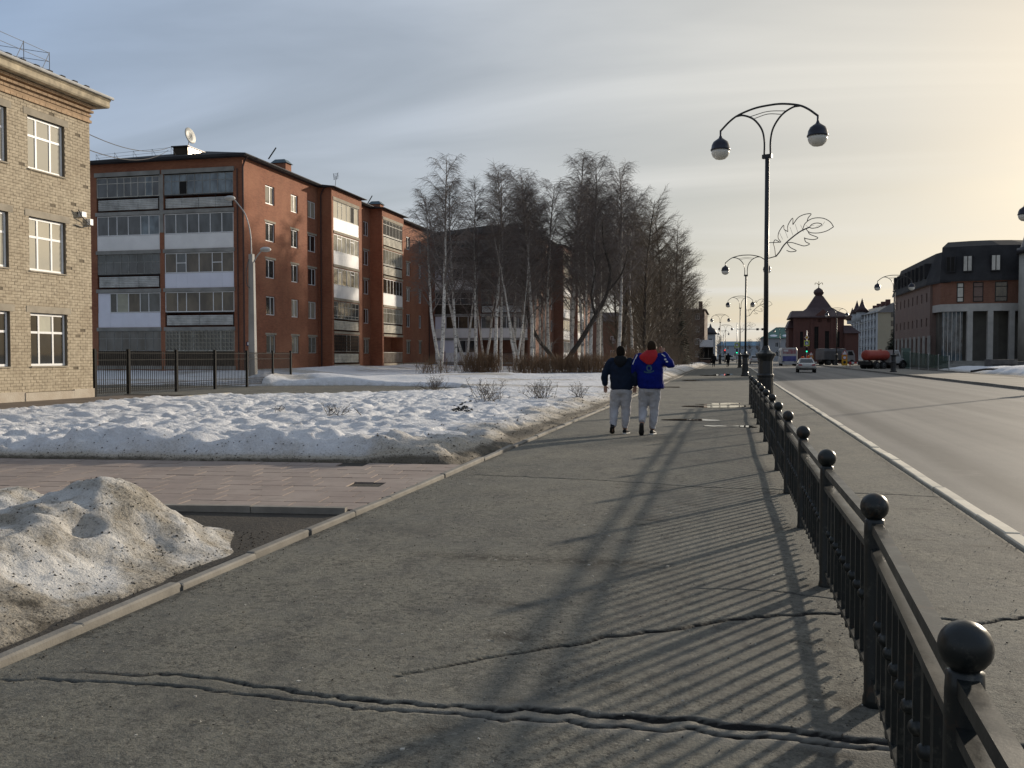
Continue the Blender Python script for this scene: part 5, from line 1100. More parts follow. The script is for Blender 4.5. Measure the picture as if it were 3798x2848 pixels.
# far figures share simpler pose data
import copy as _cp
dark = dict(hair='hair', jacket='blackcloth', hood='blackcloth', trousers='blackcloth', shoe='shoe')
person('dark-clad pedestrian with elbows out, left of the two far walkers', (-2.3, 133.5, 0), JL, dark, (.02, .025), dark_sole='shoe')
person('dark-clad pedestrian walking alone, right of the two far walkers', (-.35, 131.5, 0), JR, dark, (.02, .025), dark_sole='shoe')
M['orange'] = pm('orange_vest', (.62, .11, .03), .7, .15, 3)
wk = dict(hair='hair', jacket='orange', hood='orange', trousers='blackcloth', shoe='shoe')
person('road worker in an orange vest standing right beside the bus', (11.9, 164, -.12), JL, wk, (.02, .025), .6, 'road workers in orange', 'shoe')
person('road worker in an orange vest, second from the bus', (12.9, 166, -.12), JR, wk, (.02, .025), -1.2, 'road workers in orange', 'shoe')
person('crouched-looking dark road worker left of the tanker', (18.6, 140, -.1), JL, dict(dark, jacket='rust'), (.02, .025), 1.3, None, 'shoe')
# ================================================================== vehicles
M['car_white'] = pm('dusty_white_paint', (.46, .45, .42), .35, .18, 1.5, spec=.5); M['tyre'] = pm('tyre_rubber', (.014, .014, .014), .85, .3, 5); M['rim'] = pm('wheel_rim', (.22, .22, .21), .4, .2, 5, metal=.6)
M['tail'] = pm('red_lamp', (.35, .02, .03), .3, .1, 5); M['auto_glass'] = glassmat('car_glass', (.012, .014, .016), (.03, .032, .035), ior=1.6); M['plate'] = pm('number_plate', (.4, .4, .38), .5, .1, 5)
M['bus_white'] = pm('bus_white_paint', (.50, .50, .49), .4, .12, 1); M['bus_blue'] = pm('bus_advert_blue', (.06, .07, .25), .5, .25, 1.6, c2=(.13, .14, .36)); M['bus_red'] = pm('bus_advert_red', (.34, .05, .07), .5, .2, 2, c2=(.40, .33, .34))
M['tank_red'] = pm('orange_red_tank_paint', (.38, .042, .026), .5, .2, 1.2, c2=(.32, .06, .04)); M['tarp'] = pm('grey_tarpaulin', (.12, .12, .125), .7, .2, 1); M['chassis'] = pm('grimy_chassis', (.025, .024, .022), .8, .3, 3); M['cabwhite'] = pm('dull_white_cab', (.40, .40, .39), .5, .15, 2)
M['yellow'] = pm('sign_yellow', (.55, .30, .02), .55, .1, 4); M['lime'] = pm('sign_lime', (.50, .60, .08), .5, .1, 4); M['sign_white'] = pm('sign_white', (.60, .61, .62), .5, .08, 4); M['sign_blue'] = pm('sign_blue', (.05, .12, .32), .5, .1, 4); M['sign_red'] = pm('sign_red', (.42, .03, .03), .5, .1, 4)
def wheel(par, x, y, z, r, w):
    t = MB().lathe([(r*.55, -w/2), (r*.93, -w/2), (r, -w*.3), (r, w*.3), (r*.93, w/2), (r*.55, w/2)], 20, (x, y, z), 'x').build('wheel', M['tyre'], par, True, False)
    s = 1 if x > 0 else -1; MB().lathe([(r*.56, 0), (r*.5, s*.03), (r*.15, s*.02), (.01, s*.045)], 16, (x+s*w*.42, y, z), 'x').build('rim', M['rim'], t, True, False)
def subs(o, n=2):
    m = o.modifiers.new('subsurf', 'SUBSURF'); m.levels = n; m.render_levels = n; return o
def car(label, loc, rz, paint, suv=False):
    c = thing('parked_car' if False else 'passenger_car', label, 'car', loc, None, rz); k = .22 if suv else 0; w0 = .90
    st = [(0, .72, .50, .80+k), (.10, .84, .34, .93+k), (.5, .90, .26, .98+k), (1.3, .91, .24, .96+k), (2.4, .91, .24, .93+k), (3.3, .91, .24, .92+k), (4.1, .88, .26, .80+k), (4.45, .80, .32, .70+k), (4.6, .62, .40, .60+k)]
    rings = [[(-w*.9, y, zb), (-w, y, zb+.16), (-w*1.0, y, zb+(zt-zb)*.66), (-w*.93, y, zt-.03), (-w*.6, y, zt), (w*.6, y, zt), (w*.93, y, zt-.03), (w*1.0, y, zb+(zt-zb)*.66), (w, y, zb+.16), (w*.9, y, zb)] for y, w, zb, zt in st]
    subs(MB().loft(rings).build('body', M[paint], c, True, False), 1)
    zt = .95+k; y0, y1 = (.25, 3.1) if suv else (.75, 3.25); t0, t1 = (.55, 2.3) if suv else (1.45, 2.35); zr_ = 1.44+(.26 if suv else 0)
    cab = [[(-.80, y0, zt), (.80, y0, zt), (.82, y1, zt), (-.82, y1, zt)], [(-.62, t0, zr_-.05), (.62, t0, zr_-.05), (.63, t1, zr_-.05), (-.63, t1, zr_-.05)], [(-.52, t0+.18, zr_), (.52, t0+.18, zr_), (.52, t1-.18, zr_), (-.52, t1-.18, zr_)]]
    rf = MB().loft(cab).build('roof', M[paint], c, False, False); bv = rf.modifiers.new('bevel', 'BEVEL'); bv.width = .06; bv.segments = 3
    def pane(a, b, e, d_, off): v = [tuple(Vector(p)+Vector(off)) for p in (a, b, e, d_)]; MB().poly(v).build('window', M['auto_glass'], rf, False, False)
    L = lambda p, q, t: tuple(Vector(p).lerp(Vector(q), t)); A, B_ = cab[0], cab[1]
    pane(L(L(A[0], B_[0], .12), L(A[1], B_[1], .12), .09), L(L(A[0], B_[0], .12), L(A[1], B_[1], .12), .91), L(L(A[0], B_[0], .9), L(A[1], B_[1], .9), .92), L(L(A[0], B_[0], .9), L(A[1], B_[1], .9), .08), (0, -.022, .012))
    for i, j, o in ((0, 3, -.02), (1, 2, .02)): pane(L(L(A[i], B_[i], .1), L(A[j], B_[j], .1), .08), L(L(A[i], B_[i], .1), L(A[j], B_[j], .1), .92), L(L(A[i], B_[i], .88), L(A[j], B_[j], .88), .92), L(L(A[i], B_[i], .88), L(A[j], B_[j], .88), .1), (o, 0, .008))
    for s in (-1, 1):
        MB().loft([[(s*.44, .05, .70+k), (s*.80, .13, .72+k), (s*.80, .10, .86+k), (s*.50, .04, .84+k)], [(s*.44, -.02, .70+k), (s*.76, .04, .72+k), (s*.76, .02, .86+k), (s*.50, -.03, .84+k)]]).build('taillight', M['tail'], c, False, False)
        MB().ball((s*1.0, 2.75, 1.0+k), .10, 8, 6, (.9, .5, .7)).build('mirror', M[paint], c, True, False)
        for y in (.85, 3.6): wheel(c, s*.80, y, .32, .32, .21)
    MB().box(-.27, .27, -.035, .02, .56, .68).build('number_plate', M['plate'], c, world=False); MB().box(-.72, .72, -.01, .1, .30, .44).build('bumper_skirt', M['chassis'], c, world=False)
    return c
car('dusty white saloon car driving away, nearest vehicle on the road', (7.35, 95.5, -.12), R(-1.5), 'car_white')
car('white estate car farther down the road, left of the bus', (4.65, 190, -.12), 0, 'car_white', True)
for x, y, lb in ((-.6, 285, 'small pale car at the far crossing behind the red light'), (1.4, 300, 'far silver car at the crossing between the lamp posts')): car(lb, (x, y, -.12), 1.4, 'car_white', True)
# bus
bs = thing('bus', 'white city bus seen from behind with a blue advert below its rear window', 'bus', (9.25, 156, -.12)); sec = [(-1.22, .38), (-1.27, 1.0), (-1.27, 2.6), (-1.12, 2.98), (1.12, 2.98), (1.27, 2.6), (1.27, 1.0), (1.22, .38)]
bo = MB().loft([[(x*.97, 0, z) for x, z in sec]]+[[(x, y, z) for x, z in sec] for y in (.12, 9.6)]+[[(x*.95, 9.8, z*.99) for x, z in sec]]).build('body', M['bus_white'], bs, False, False)
MB().box(-1.02, 1.02, -.03, .0, 1.98, 2.72).build('rear_window', M['bus_red'], bs, world=False); MB().box(-1.05, 1.05, -.03, .0, .78, 1.62).build('advert', M['bus_blue'], bs, world=False)
MB().box(-.9, -.2, -.04, -.005, 2.35, 2.66).build('window_print', M['sign_white'], bs, world=False); MB().box(-1.15, 1.15, -.06, .05, .36, .62).build('bumper', M['bus_white'], bs, world=False)
for s in (-1, 1):
    MB().box(s*.95-.18, s*.95+.18, -.05, .0, .63, .74).build('taillight', M['chassis'], bs, world=False)
    for k in range(6): MB().box(s*1.285-.012, s*1.285+.012, .6+k*1.45, 1.9+k*1.45, 1.45, 2.45).build('side_window', M['auto_glass'], bs, world=False)
    for y in (2.4, 7.4): wheel(bs, s*1.08, y, .46, .46, .3)
    MB().tube([(s*1.2, 9.7, 2.6), (s*1.5, 10.0, 2.5), (s*1.5, 10.0, 2.1)], .05, 6).build('mirror', M['chassis'], bs, world=False)
# tanker lorry
tk = thing('tanker_lorry', 'orange-red tanker lorry with a white cab parked across the road', 'lorry', (15.6, 116.5, -.1), None, R(-46))
ov = [(.66*math.cos(a), 1.72+.62*math.sin(a)) for a in np.linspace(0, 2*math.pi, 25)[:-1]]
MB().loft([[(x*f, y, 1.72+(z-1.72)*f) for x, z in ov] for y, f in ((-.22, .35), (-.15, .72), (0, .96), (.08, 1), (3.55, 1), (3.63, .95), (3.72, .6))]).build('tank', M['tank_red'], tk, True, False)
tb = MB(); tb.lathe([(.22, 2.30), (.22, 2.42), (.02, 2.44)], 12, (0, 2.6, 0)); tb.build('hatch', M['tank_red'], tk, world=False)
MB().box(-.42, .42, -.1, 6.2, .62, .86).build('chassis', M['chassis'], tk, world=False); MB().box(-.9, .9, -.25, -.1, .55, 1.0).build('rear_rack', M['chassis'], tk, world=False)
cb = MB().loft([[(-1.0, y, .75), (1.0, y, .75), (1.0, y, 1.55), (.86, y+d, 2.36), (-.86, y+d, 2.36), (-1.0, y, 1.55)] for y, d in ((3.95, 0), (5.2, -.22))]).build('cab', M['cabwhite'], tk, world=False)
for s in (-1, 1): MB().ext([(s*.985, 4.2, 1.58), (s*.985, 4.95, 1.58), (s*.90, 4.78, 2.22), (s*.90, 4.25, 2.22)], (s*.02, 0, 0)).build('window', M['auto_glass'], cb, world=False)
MB().ext([(-.85, 5.215, 1.56), (.85, 5.215, 1.56), (.74, 5.02, 2.26), (-.74, 5.02, 2.26)], (0, .02, 0)).build('windscreen', M['auto_glass'], cb, world=False)
MB().loft([[(-.62, y, .8), (.62, y, .8), (.60, y, z), (-.60, y, z)] for y, z in ((5.2, 1.5), (6.1, 1.38), (6.3, 1.2))]).build('bonnet', M['cabwhite'], tk, world=False); MB().box(-1.05, 1.05, 6.25, 6.4, .5, .75).build('bumper', M['chassis'], tk, world=False)
for s in (-1, 1):
    for y in (.85, 2.0, 5.55): wheel(tk, s*.92, y, .50, .50, .34)
    for y in (1.42, 5.5): MB().loft([[(s*.72, y+1.15*math.cos(a)*(1 if y < 3 else .55), .52+.62*math.sin(a)), (s*1.12, y+1.15*math.cos(a)*(1 if y < 3 else .55), .52+.62*math.sin(a))] for a in np.linspace(.1, 3.04, 9)], False, False).build('mudguard', M['chassis'], tk, world=False)
    MB().box(s*1.0-.15, s*1.0+.15, 2.75, 3.9, .55, .85).build('side_box', M['chassis'], tk, world=False)
# grey tarpaulin lorry
gt = thing('covered_lorry', 'grey tarpaulin-covered lorry parked before the dark red hall', 'lorry', (14.6, 163, -.1), None, R(-58))
sec = [(-1.15, 1.0), (-1.18, 2.4), (-.95, 2.85), (.95, 2.85), (1.18, 2.4), (1.15, 1.0)]; MB().loft([[(x, y, z+.03*math.sin(y*3)) for x, z in sec] for y in np.linspace(0, 4.4, 9)]).build('cargo_cover', M['tarp'], gt, False, False)
MB().box(-.5, .5, 0, 6.6, .65, 1.0).build('chassis', M['chassis'], gt, world=False); cb = MB().loft([[(-1.1, y, .7), (1.1, y, .7), (1.05, y, 1.7), (.92, y+d, 2.55), (-.92, y+d, 2.55), (-1.05, y, 1.7)] for y, d in ((4.55, 0), (6.3, -.3))]).build('cab', pm('grey_cab', (.28, .28, .29), .5), gt, world=False)
for s in (-1, 1):
    MB().ext([(s*1.045, 4.9, 1.72), (s*1.045, 6.0, 1.72), (s*.96, 5.75, 2.4), (s*.96, 4.95, 2.4)], (s*.02, 0, 0)).build('window', M['auto_glass'], cb, world=False)
    for y in (1.0, 2.2, 5.6): wheel(gt, s*.98, y, .5, .5, .34)
# ================================================================== signs, traffic lights, road works
def tri(mb, c, s, y): mb.ext([(c[0]-s, y, c[2]-s*.58), (c[0]+s, y, c[2]-s*.58), (c[0], y, c[2]+s*1.15)], (0, .02, 0))
def worksign(label, x, y, s=1.0):
    t = thing('road_works_sign', label, 'road sign', (x, y, -.1), 'temporary road works signs'); MB().box(-.36*s, .36*s, 0, .03, .35*s, 1.75*s).build('board', M['yellow'], t, world=False)
    for k in (0, 1): 
        r_ = MB(); r_.lathe([(.27*s, -.03), (.27*s, -.012)], 20, (0, 0, (1.40-k*.62)*s), 'y'); rr_ = r_.build('ring', M['sign_red'] if k == 0 else M['yellow'], t, world=False); MB().lathe([(.19*s, -.045), (.19*s, -.032)], 18, (0, 0, (1.40-k*.62)*s), 'y').build('disc', M['sign_white'] if k == 0 else M['chassis'], rr_, world=False)
    m_ = MB(); tri(m_, (0, 0, 2.0*s), .42*s, -.01); to = m_.build('triangle', M['sign_red'], t, world=False); m_ = MB(); tri(m_, (0, 0, 2.0*s), .30*s, -.035); m_.build('triangle_face', M['sign_white'], to, world=False)
    l_ = MB(); l_.box(-.34*s, -.28*s, .03, .07, 0, 2.2*s); l_.box(.28*s, .34*s, .03, .07, 0, 2.2*s); l_.box(-.5*s, .5*s, -.25, .35, 0, .08); l_.build('stand', M['galv'], t, world=False); return t
worksign('yellow road works signboard topped by a warning triangle left of the tanker', 14.9, 131); worksign('second yellow road works signboard behind the white saloon car', 13.1, 162, .95)
for k, (x, y, w, lb) in enumerate(((16.6, 129.5, 2.6, 'low red and white barrier between the signboard and the tanker'),)):
    t = thing('road_barrier', lb, 'barrier', (x, y, -.1))
    for i in range(8): MB().box(-w/2+w*i/8, -w/2+w*(i+1)/8-.005, 0, .03, .62, .82).build('board_section', M['sign_white' if i % 2 else 'sign_red'], t, world=False)
    for s in (-1, 1): MB().box(s*w*.45-.03, s*w*.45+.03, -.02, .05, 0, .95).build('leg', M['sign_red'], t, world=False); MB().box(s*w*.45-.04, s*w*.45+.04, -.3, .3, 0, .06).build('foot', M['chassis'], t, world=False)
def emit(name, c, s):
    g = G(name); g.set(g.b, 'Emission Color', (*c, 1)); g.set(g.b, 'Emission Strength', s); return g.out(mul(c, .5), .4)
M['sig_g'] = emit('green_signal', (.02, .75, .38), 2.2); M['sig_r'] = emit('red_signal', (.9, .05, .04), 2.2)
def signal(label, x, y, zl, lit, H, arm=0, signs=(), zs=0):
    t = thing('traffic_light', label, 'traffic light', (x, y, -.1)); MB().lathe([(.09, 0), (.07, H)], 8).build('pole', M['galv'], t, True, False)
    h = MB().box(-.17, .17, -.22, -.02, zl-.5, zl+.5).build('signal_head', M['chassis'], t, world=False)
    for k, n_ in enumerate(('r', 'y', 'g')):
        z = zl+.32-.32*k; MB().lathe([(.13, -.26), (.02, -.275)], 14, (0, 0, z), 'y').build('lens', M['sig_'+n_] if n_ == lit else M['black'], h, True, False)
    if arm: MB().tube([(0, 0, H-1.4), (arm, 0, H-1.4)], .06, 6).build('arm', M['galv'], t, world=False); [MB().box(arm*f-.25, arm*f+.25, -.15, .15, H-1.65, H-1.2).build('arm_fitting', M['chassis'], t, world=False) for f in (.8, 1.0)]
    for kind, z in signs:
        if kind == 'diamond': 
            o = MB().ext([(-.42, -.1, z), (0, -.1, z-.42), (.42, -.1, z), (0, -.1, z+.42)], (0, .03, 0)).build('priority_sign', M['sign_white'], t, world=False); MB().ext([(-.3, -.13, z), (0, -.13, z-.3), (.3, -.13, z), (0, -.13, z+.3)], (0, .02, 0)).build('sign_centre', M['yellow'], o, world=False)
        else:
            o = MB().box(-.47, .47, -.12, -.08, z-.5, z+.5).build('crossing_sign', M['lime'], t, world=False); s2 = MB().box(-.31, .31, -.15, -.125, z-.32, z+.32).build('sign_face', M['sign_blue'], o, world=False)
            MB().ext([(-.24, -.165, z-.24), (.24, -.165, z-.24), (0, -.165, z+.26)], (0, .01, 0)).build('sign_triangle', M['sign_white'], o, world=False)
    return t
signal('green traffic light with a lime-bordered crossing sign before the dark red hall', 13.6, 178, 2.75, 'g', 6.2, 0, (('diamond', 5.0), ('cross', 3.95)))
signal('green traffic light with an overhead arm beside the pavement', 1.25, 200, 2.6, 'g', 8.6, 5.2, (('cross', 3.9),))
signal('red traffic light glowing at the far end of the pavement', -1.35, 222, 2.6, 'r', 3.4)

# ================================================================== buildings across the road and far down the street
mb_ = thing('mansard_building', 'unfinished brown brick building with black mansard roof and concrete columns at the right', 'building', (26.3, 135, 0))
T = TL(26.3, 163.0); wl_ = MB(T); ops = []; A0 = 1.6
for k in range(8):
    a = A0+k*3.35; ops += [(a, a+.85, 8.95, 10.2, .3), (a, a+.85, 5.6, 6.75, .3), (a-.05, a+.95, 1.25, 4.0, .3)]
facade(wl_, 0, 27.7, -.1, 11.4, ops); wl_.T = None; wl_.quad((26.3, 135.3, 0), (42, 135.3, 0), (42, 135.3, 11.4), (26.3, 135.3, 11.4)); wl_.quad((26.3, 163, 0), (42, 163, 0), (42, 163, 11.4), (26.3, 163, 11.4)); wl_.build('wall', M['mans_brick'], mb_)
M['skyglass'] = glassmat('sky_lit_glass', (.22, .22, .20), (.5, .49, .44), .3, .6, 1.8)  # pale reflected sky is put into the pane colour
for i, o in enumerate(ops):
    window(mb_, T, o[0]+.02, o[1]-.02, o[2]+.02, o[3]-.02, -.18, [.5] if i % 3 < 2 else [], None, .07, 'chassis', 'glass' if i % 3 == 2 else 'skyglass', panes=False)
for k in range(9): MB(T).box(A0+k*3.35-1.95, A0+k*3.35-.25, -.05, .04, .2, 4.3).build('concrete_bay', M['plain_conc'], mb_)
def mansard(par, pts, z0, z1, inset, wn, wmat='black'):
    """outer eave polyline pts (facing out to the left of travel), slope up and in"""
    m = MB(); n = len(pts); P = [Vector((*p, 0)) for p in pts]; nr = []
    for i in range(n):
        d = (P[min(i+1, n-1)]-P[max(i-1, 0)]).normalized(); nr.append(Vector((-d.y, d.x, 0)))
    lo = [(p.x-q.x*.4, p.y-q.y*.4, z0) for p, q in zip(P, nr)]; hi = [(p.x+q.x*inset, p.y+q.y*inset, z1) for p, q in zip(P, nr)]; tp = [(p.x+q.x*(inset+4), p.y+q.y*(inset+4), z1+1.1) for p, q in zip(P, nr)]
    m.loft([lo, hi], False, False); m.loft([hi, tp], False, False); m.loft([[(x, y, z-.25) for x, y, z in lo], lo], False, False); ro = m.build('mansard_roof', M['roof_matt'], par)
    k = 0
    for i in range(n-1):
        for f in wn[i]:
            c0, c1 = Vector(lo[i]).lerp(Vector(lo[i+1]), f), Vector(hi[i]).lerp(Vector(hi[i+1]), f); d = (P[i+1]-P[i]).normalized(); nn = Vector((-d.y, d.x, 0)); b0, b1 = c0.lerp(c1, .22), c0.lerp(c1, .70); w = .55
            fr_ = MB().ext([tuple(b0-d*w-nn*.25), tuple(b0+d*w-nn*.25), tuple(Vector((b0.x, b0.y, b1.z))+d*w-nn*.25), tuple(Vector((b0.x, b0.y, b1.z))-d*w-nn*.25)], tuple(nn*1.2)).build('dormer_window', M['roof_matt'], ro)
            lit = wmat(i, k) if callable(wmat) else wmat
            for s in (-1, 1): MB().ext([tuple(b0+d*(s*.26-.2)-nn*.27+Vector((0, 0, .12))), tuple(b0+d*(s*.26+.2)-nn*.27+Vector((0, 0, .12))), tuple(Vector((b0.x, b0.y, b1.z-.12))+d*(s*.26+.2)-nn*.27), tuple(Vector((b0.x, b0.y, b1.z-.12))+d*(s*.26-.2)-nn*.27)], tuple(nn*.01)).build('pane', M[lit], fr_)
            k += 1
mansard(mb_, [(26.3, 163.2), (26.3, 152), (26.3, 143), (26.35, 136.4), (27.2, 132.1), (28.2, 131.4)], 11.4, 15.5, .9, [[.15, .42, .70, .92], [.2, .55, .88], [.3, .75], [], []])
fp = [(26.6, 135.2), (26.9, 131.9), (30.2, 130.6), (33.8, 130.2), (37.6, 130.8), (42, 132.5)]
w2 = MB()
for (ax, ay), (bx, by) in zip(fp[:-1], fp[1:]): w2.quad((ax, ay, 8.3), (bx, by, 8.3), (bx, by, 11.5), (ax, ay, 11.5))
w2.build('upper_wall', M['red_brick2'], mb_)
bmn = MB()
for (ax, ay), (bx, by) in zip(fp[:-1], fp[1:]): bmn.ext([(ax, ay-.25, 7.35), (bx, by-.25, 7.35), (bx, by-.25, 8.32), (ax, ay-.25, 8.32)], (0, .5, 0))
bmn.build('concrete_beam', M['pale_conc'], mb_)
rec = MB()
for (ax, ay), (bx, by) in zip(fp[:-1], fp[1:]): rec.quad((ax+.3, ay+2.2, 0), (bx+.3, by+2.2, 0), (bx+.3, by+2.2, 8), (ax+.3, ay+2.2, 8)); rec.quad((ax, ay, 7.36), (bx, by, 7.36), (bx+.3, by+2.2, 7.36), (ax+.3, ay+2.2, 7.36))
rec.build('recessed_wall', pm('dim_glazing', (.11, .105, .09), .5, .3, .4), mb_)
def atf(f):
    L = [math.hypot(b[0]-a[0], b[1]-a[1]) for a, b in zip(fp[:-1], fp[1:])]; s = f*sum(L)
    for i, l in enumerate(L):
        if s <= l or i == len(L)-1: t = s/l; return fp[i][0]+(fp[i+1][0]-fp[i][0])*t, fp[i][1]+(fp[i+1][1]-fp[i][1])*t, i
        s -= l
for f in (.36, .485, .62, .79): x, y, _ = atf(f); MB().box(x-.32, x+.32, y-.32, y+.32, .9, 7.36).build('column', M['pale_conc'], mb_)
for k in range(5): x, y, _ = atf(.20+k*.026); MB().box(x-.04, x+.04, y+.1, y+.2, .9, 7.3).build('glazing_bar', M['galv'], mb_)
gx0, gx1 = atf(.19), atf(.32); MB().quad((gx0[0], gx0[1]+.25, .9), (gx1[0], gx1[1]+.25, .9), (gx1[0], gx1[1]+.25, 7.35), (gx0[0], gx0[1]+.25, 7.35)).build('glazing', M['glass_blue'], mb_)
for f, gm, w in ((.30, 'skyglass', .42), (.41, 'mans_brick', .6), (.55, 'glass_brown', .72), (.73, 'skyglass', .75)):
    x, y, i = atf(f); d = Vector((fp[i+1][0]-fp[i][0], fp[i+1][1]-fp[i][1], 0)).normalized(); nn = Vector((d.y, -d.x, 0)); Tw = lambda a, dd, z, x=x, y=y, d=d, nn=nn: tuple(Vector((x, y, 0))+d*a+nn*dd+Vector((0, 0, z)))
    window(mb_, Tw, -w, w, 8.55, 11.1, .06, [], [.25, .76], .10, 'chassis', gm, dep=.1)
mansard(mb_, fp[1:], 11.5, 15.9, .9, [[.35, .92], [.80], [.72], []], lambda i, k: 'skyglass' if k > 0 else 'black')
st = MB()
for k in range(5): st.box(26.5+.5*k, 41, 127.6+.5*k, 133.4, -.1+.2*k, .1+.2*k)
st.build('podium_steps', M['plain_conc'], mb_)
tw = MB(); tw.lathe([(3.0, -.1), (3.0, 14.3)], 28, (38.1, 127.2, 0)); two = tw.build('tower', pm('pale_concrete_tower', (.34, .33, .29), .85, .15, .6), mb_, True); MB().lathe([(3.3, 14.3), (3.3, 15.0), (2.9, 15.1), (1.9, 18.5), (.1, 19.5)], 28, (38.1, 127.2, 0)).build('tower_roof', M['roof_dark'], two, True)
# builder's rubble, hoarding
for k, (x, y, w, l, h, a, lb) in enumerate(((26.3, 101, 2.6, 1.4, 1.1, .2, 'large dark concrete block on the snowy building plot'), (29.2, 103, 3.4, 1.6, .9, -.1, 'long stack of dark slabs beside the large concrete block'), (31.8, 101, 1.9, 1.2, .75, .3, 'snow-dusted concrete slab right of the slab stack'), (33.6, 104, 1.6, 1.3, 1.0, .1, 'concrete block nearest the round tower'))):
    t = thing('concrete_block', lb, 'concrete block', (x, y, .1), 'rubble on the building plot', a); MB().box(-w/2, w/2, -l/2, l/2, 0, h).build('slab', pm('dark_wet_concrete', (.09, .085, .08), .8, .3, 1.5), t, world=False)
    for q in range(3): MB().box(-w*.45+q*w*.3, -w*.45+q*w*.3+w*.25, -l/2-.15, -l/2-.01, .1, h*.55).build('beam', M['chassis'], t, world=False)
    if k >= 2: MB().box(-w*.48, w*.40, -l*.45, l*.4, h+.003, h+.12).build('snow_cap', pm('slab_snow', (.75, .76, .78), .8), t, world=False)
hp_ = MB(); r = random.Random(6)
pts = [(21.5+k*.9, 92-k*1.2+r.gauss(0, .3), .35+r.gauss(0, .12)) for k in range(9)]; hp_.tube(arc(pts, 3), [.10]*25, 6); tag(hp_.build('fallen_log', M['bark']), 'dark log lying on the edge of the snow across the road', 'log')
M['green_mesh'] = None; g = G('green_mesh_net'); g.set(g.b, 'Alpha', .45); M['green_mesh'] = g.out((.05, .10, .07), .8)
hd_ = thing('site_hoarding', 'green mesh hoarding round the building plot beside the tanker', 'hoarding', (22, 118, 0))
for k in range(6):
    x, y = 20.6+.35*k, 122-3.4*k; MB().box(x-.04, x+.04, y-.04, y+.04, -.1, 2.2-.12*k).build('post', M['galv'], hd_)
    if k < 5: MB().ext([(x, y, .2), (x+.35, y-3.4, .2), (x+.35, y-3.4, 2.0-.12*k), (x, y, 2.1-.12*k)], (.015, 0, 0)).build('mesh_panel', M['green_mesh'], hd_)
MB().box(20.5, 21.6, 122.2, 122.3, 0, 2.5).build('gate', pm('grey_green_gate', (.10, .14, .12), .6), hd_)

# dark red hall with a tent roof, drum and metal emblem
ch = thing('tent_roofed_hall', 'dark red brick hall with a tall flared tent roof and small drum on top', 'building', (17.2, 195, 0)); X0, X1, Yc = 12.4, 22.0, 195.0
T = TF(X0, Yc); ops = [(3.95, 4.75, 2.9, 7.4, .35), (6.0, 6.8, 2.9, 6.5, .35), (4.6, 5.3, 8.3, 8.9, .2), (6.4, 7.0, 8.3, 8.9, .2), (1.2, 1.8, 3.2, 6.4, .3), (8.3, 8.8, 3.2, 6.4, .3)]
wl_ = MB(T); facade(wl_, 0, X1-X0, -.1, 9.3, ops); wl_.T = None; wl_.quad((X0, Yc, 0), (X0, Yc+11, 0), (X0, Yc+11, 9.3), (X0, Yc, 9.3)); wl_.quad((X1, Yc, 0), (X1, Yc+11, 0), (X1, Yc+11, 9.3), (X1, Yc, 9.3)); wl_.build('wall', M['church_brick'], ch)
for o in ops: window(ch, T, o[0], o[1], o[2], o[3], -.2, [.5], [.33, .66] if o[3]-o[2] > 2 else [], .06, 'chassis', 'black', panes=False)
for a, w in ((3.2, .5), (7.1, .5)): MB(T).box(a, a+w, -.1, .18, 0, 9.25).build('pilaster', M['church_brick'], ch)
gb = MB(T); gb.ext([(3.6, .12, 9.2), (5.6, .12, 10.9), (7.4, .12, 9.2)], (0, -.3, 0)); gb.build('gable', M['church_brick'], ch)
cx, cy = 17.6, 200.5
def ringsq(hx, hy, z): return [(cx-hx-.4 if False else cx-hx, cy-hy, z), (cx+hx, cy-hy, z), (cx+hx, cy+hy, z), (cx-hx, cy+hy, z)]
rt_ = MB(); rt_.loft([ringsq(5.9, 6.0, 9.15), ringsq(5.9, 6.0, 9.4), ringsq(3.4, 3.6, 10.6), ringsq(2.3, 2.4, 11.4), ringsq(.75, .75, 13.9)]); rto = rt_.build('tent_roof', M['roof_red'], ch)
MB().loft([[(11.5, 194.4, 9.2), (15.2, 194.4, 9.2), (15.2, 206, 9.2), (11.5, 206, 9.2)], [(12.1, 197, 10.7), (15.2, 197, 10.7), (15.2, 203, 10.7), (12.1, 203, 10.7)]]).build('side_roof', M['roof_red'], ch)
MB().lathe([(.75, 13.7), (.7, 14.0), (.95, 14.3), (1.05, 14.65), (.9, 15.05), (.5, 15.35), (.12, 15.6), (.05, 16.2)], 16, (cx, cy, 0)).build('drum', M['roof_red'], rto, True)
em = MB()
for s in (-1, 1): em.tube(arc([(cx, cy, 16.1), (cx+s*.35, cy, 16.5), (cx+s*.7, cy, 16.55), (cx+s*.75, cy, 16.2)]), .06, 6)
em.tube([(cx, cy, 15.9), (cx, cy, 16.9)], .07, 6); em.build('finial', pm('dull_gold', (.30, .22, .10), .4, .1, 3, metal=.7), rto)
an_ = MB(); an_.box(X1, X1+2.6, 193.5, 203, -.1, 6.0); an_.build('annex', M['church_brick'], ch); MB().box(11.5, X0, 197, 206, -.1, 7.2).build('annex', M['church_brick'], ch)
ar = MB(); ar.loft([[(X1-.2, 193, 6.0), (X1+3.0, 193, 6.0), (X1+3.0, 203.4, 6.0), (X1-.2, 203.4, 6.0)], [(X1-.2, 194.6, 7.6), (X1+1.2, 194.6, 7.6), (X1+1.2, 202, 7.6), (X1-.2, 202, 7.6)]]); ar.loft([[(11.1, 196.6, 7.2), (X0+.1, 196.6, 7.2), (X0+.1, 206, 7.2), (11.1, 206, 7.2)], [(11.7, 197.6, 8.8), (X0+.1, 197.6, 8.8), (X0+.1, 205, 8.8), (11.7, 205, 8.8)]]); ar.build('annex_roof', M['roof_red'], ch)
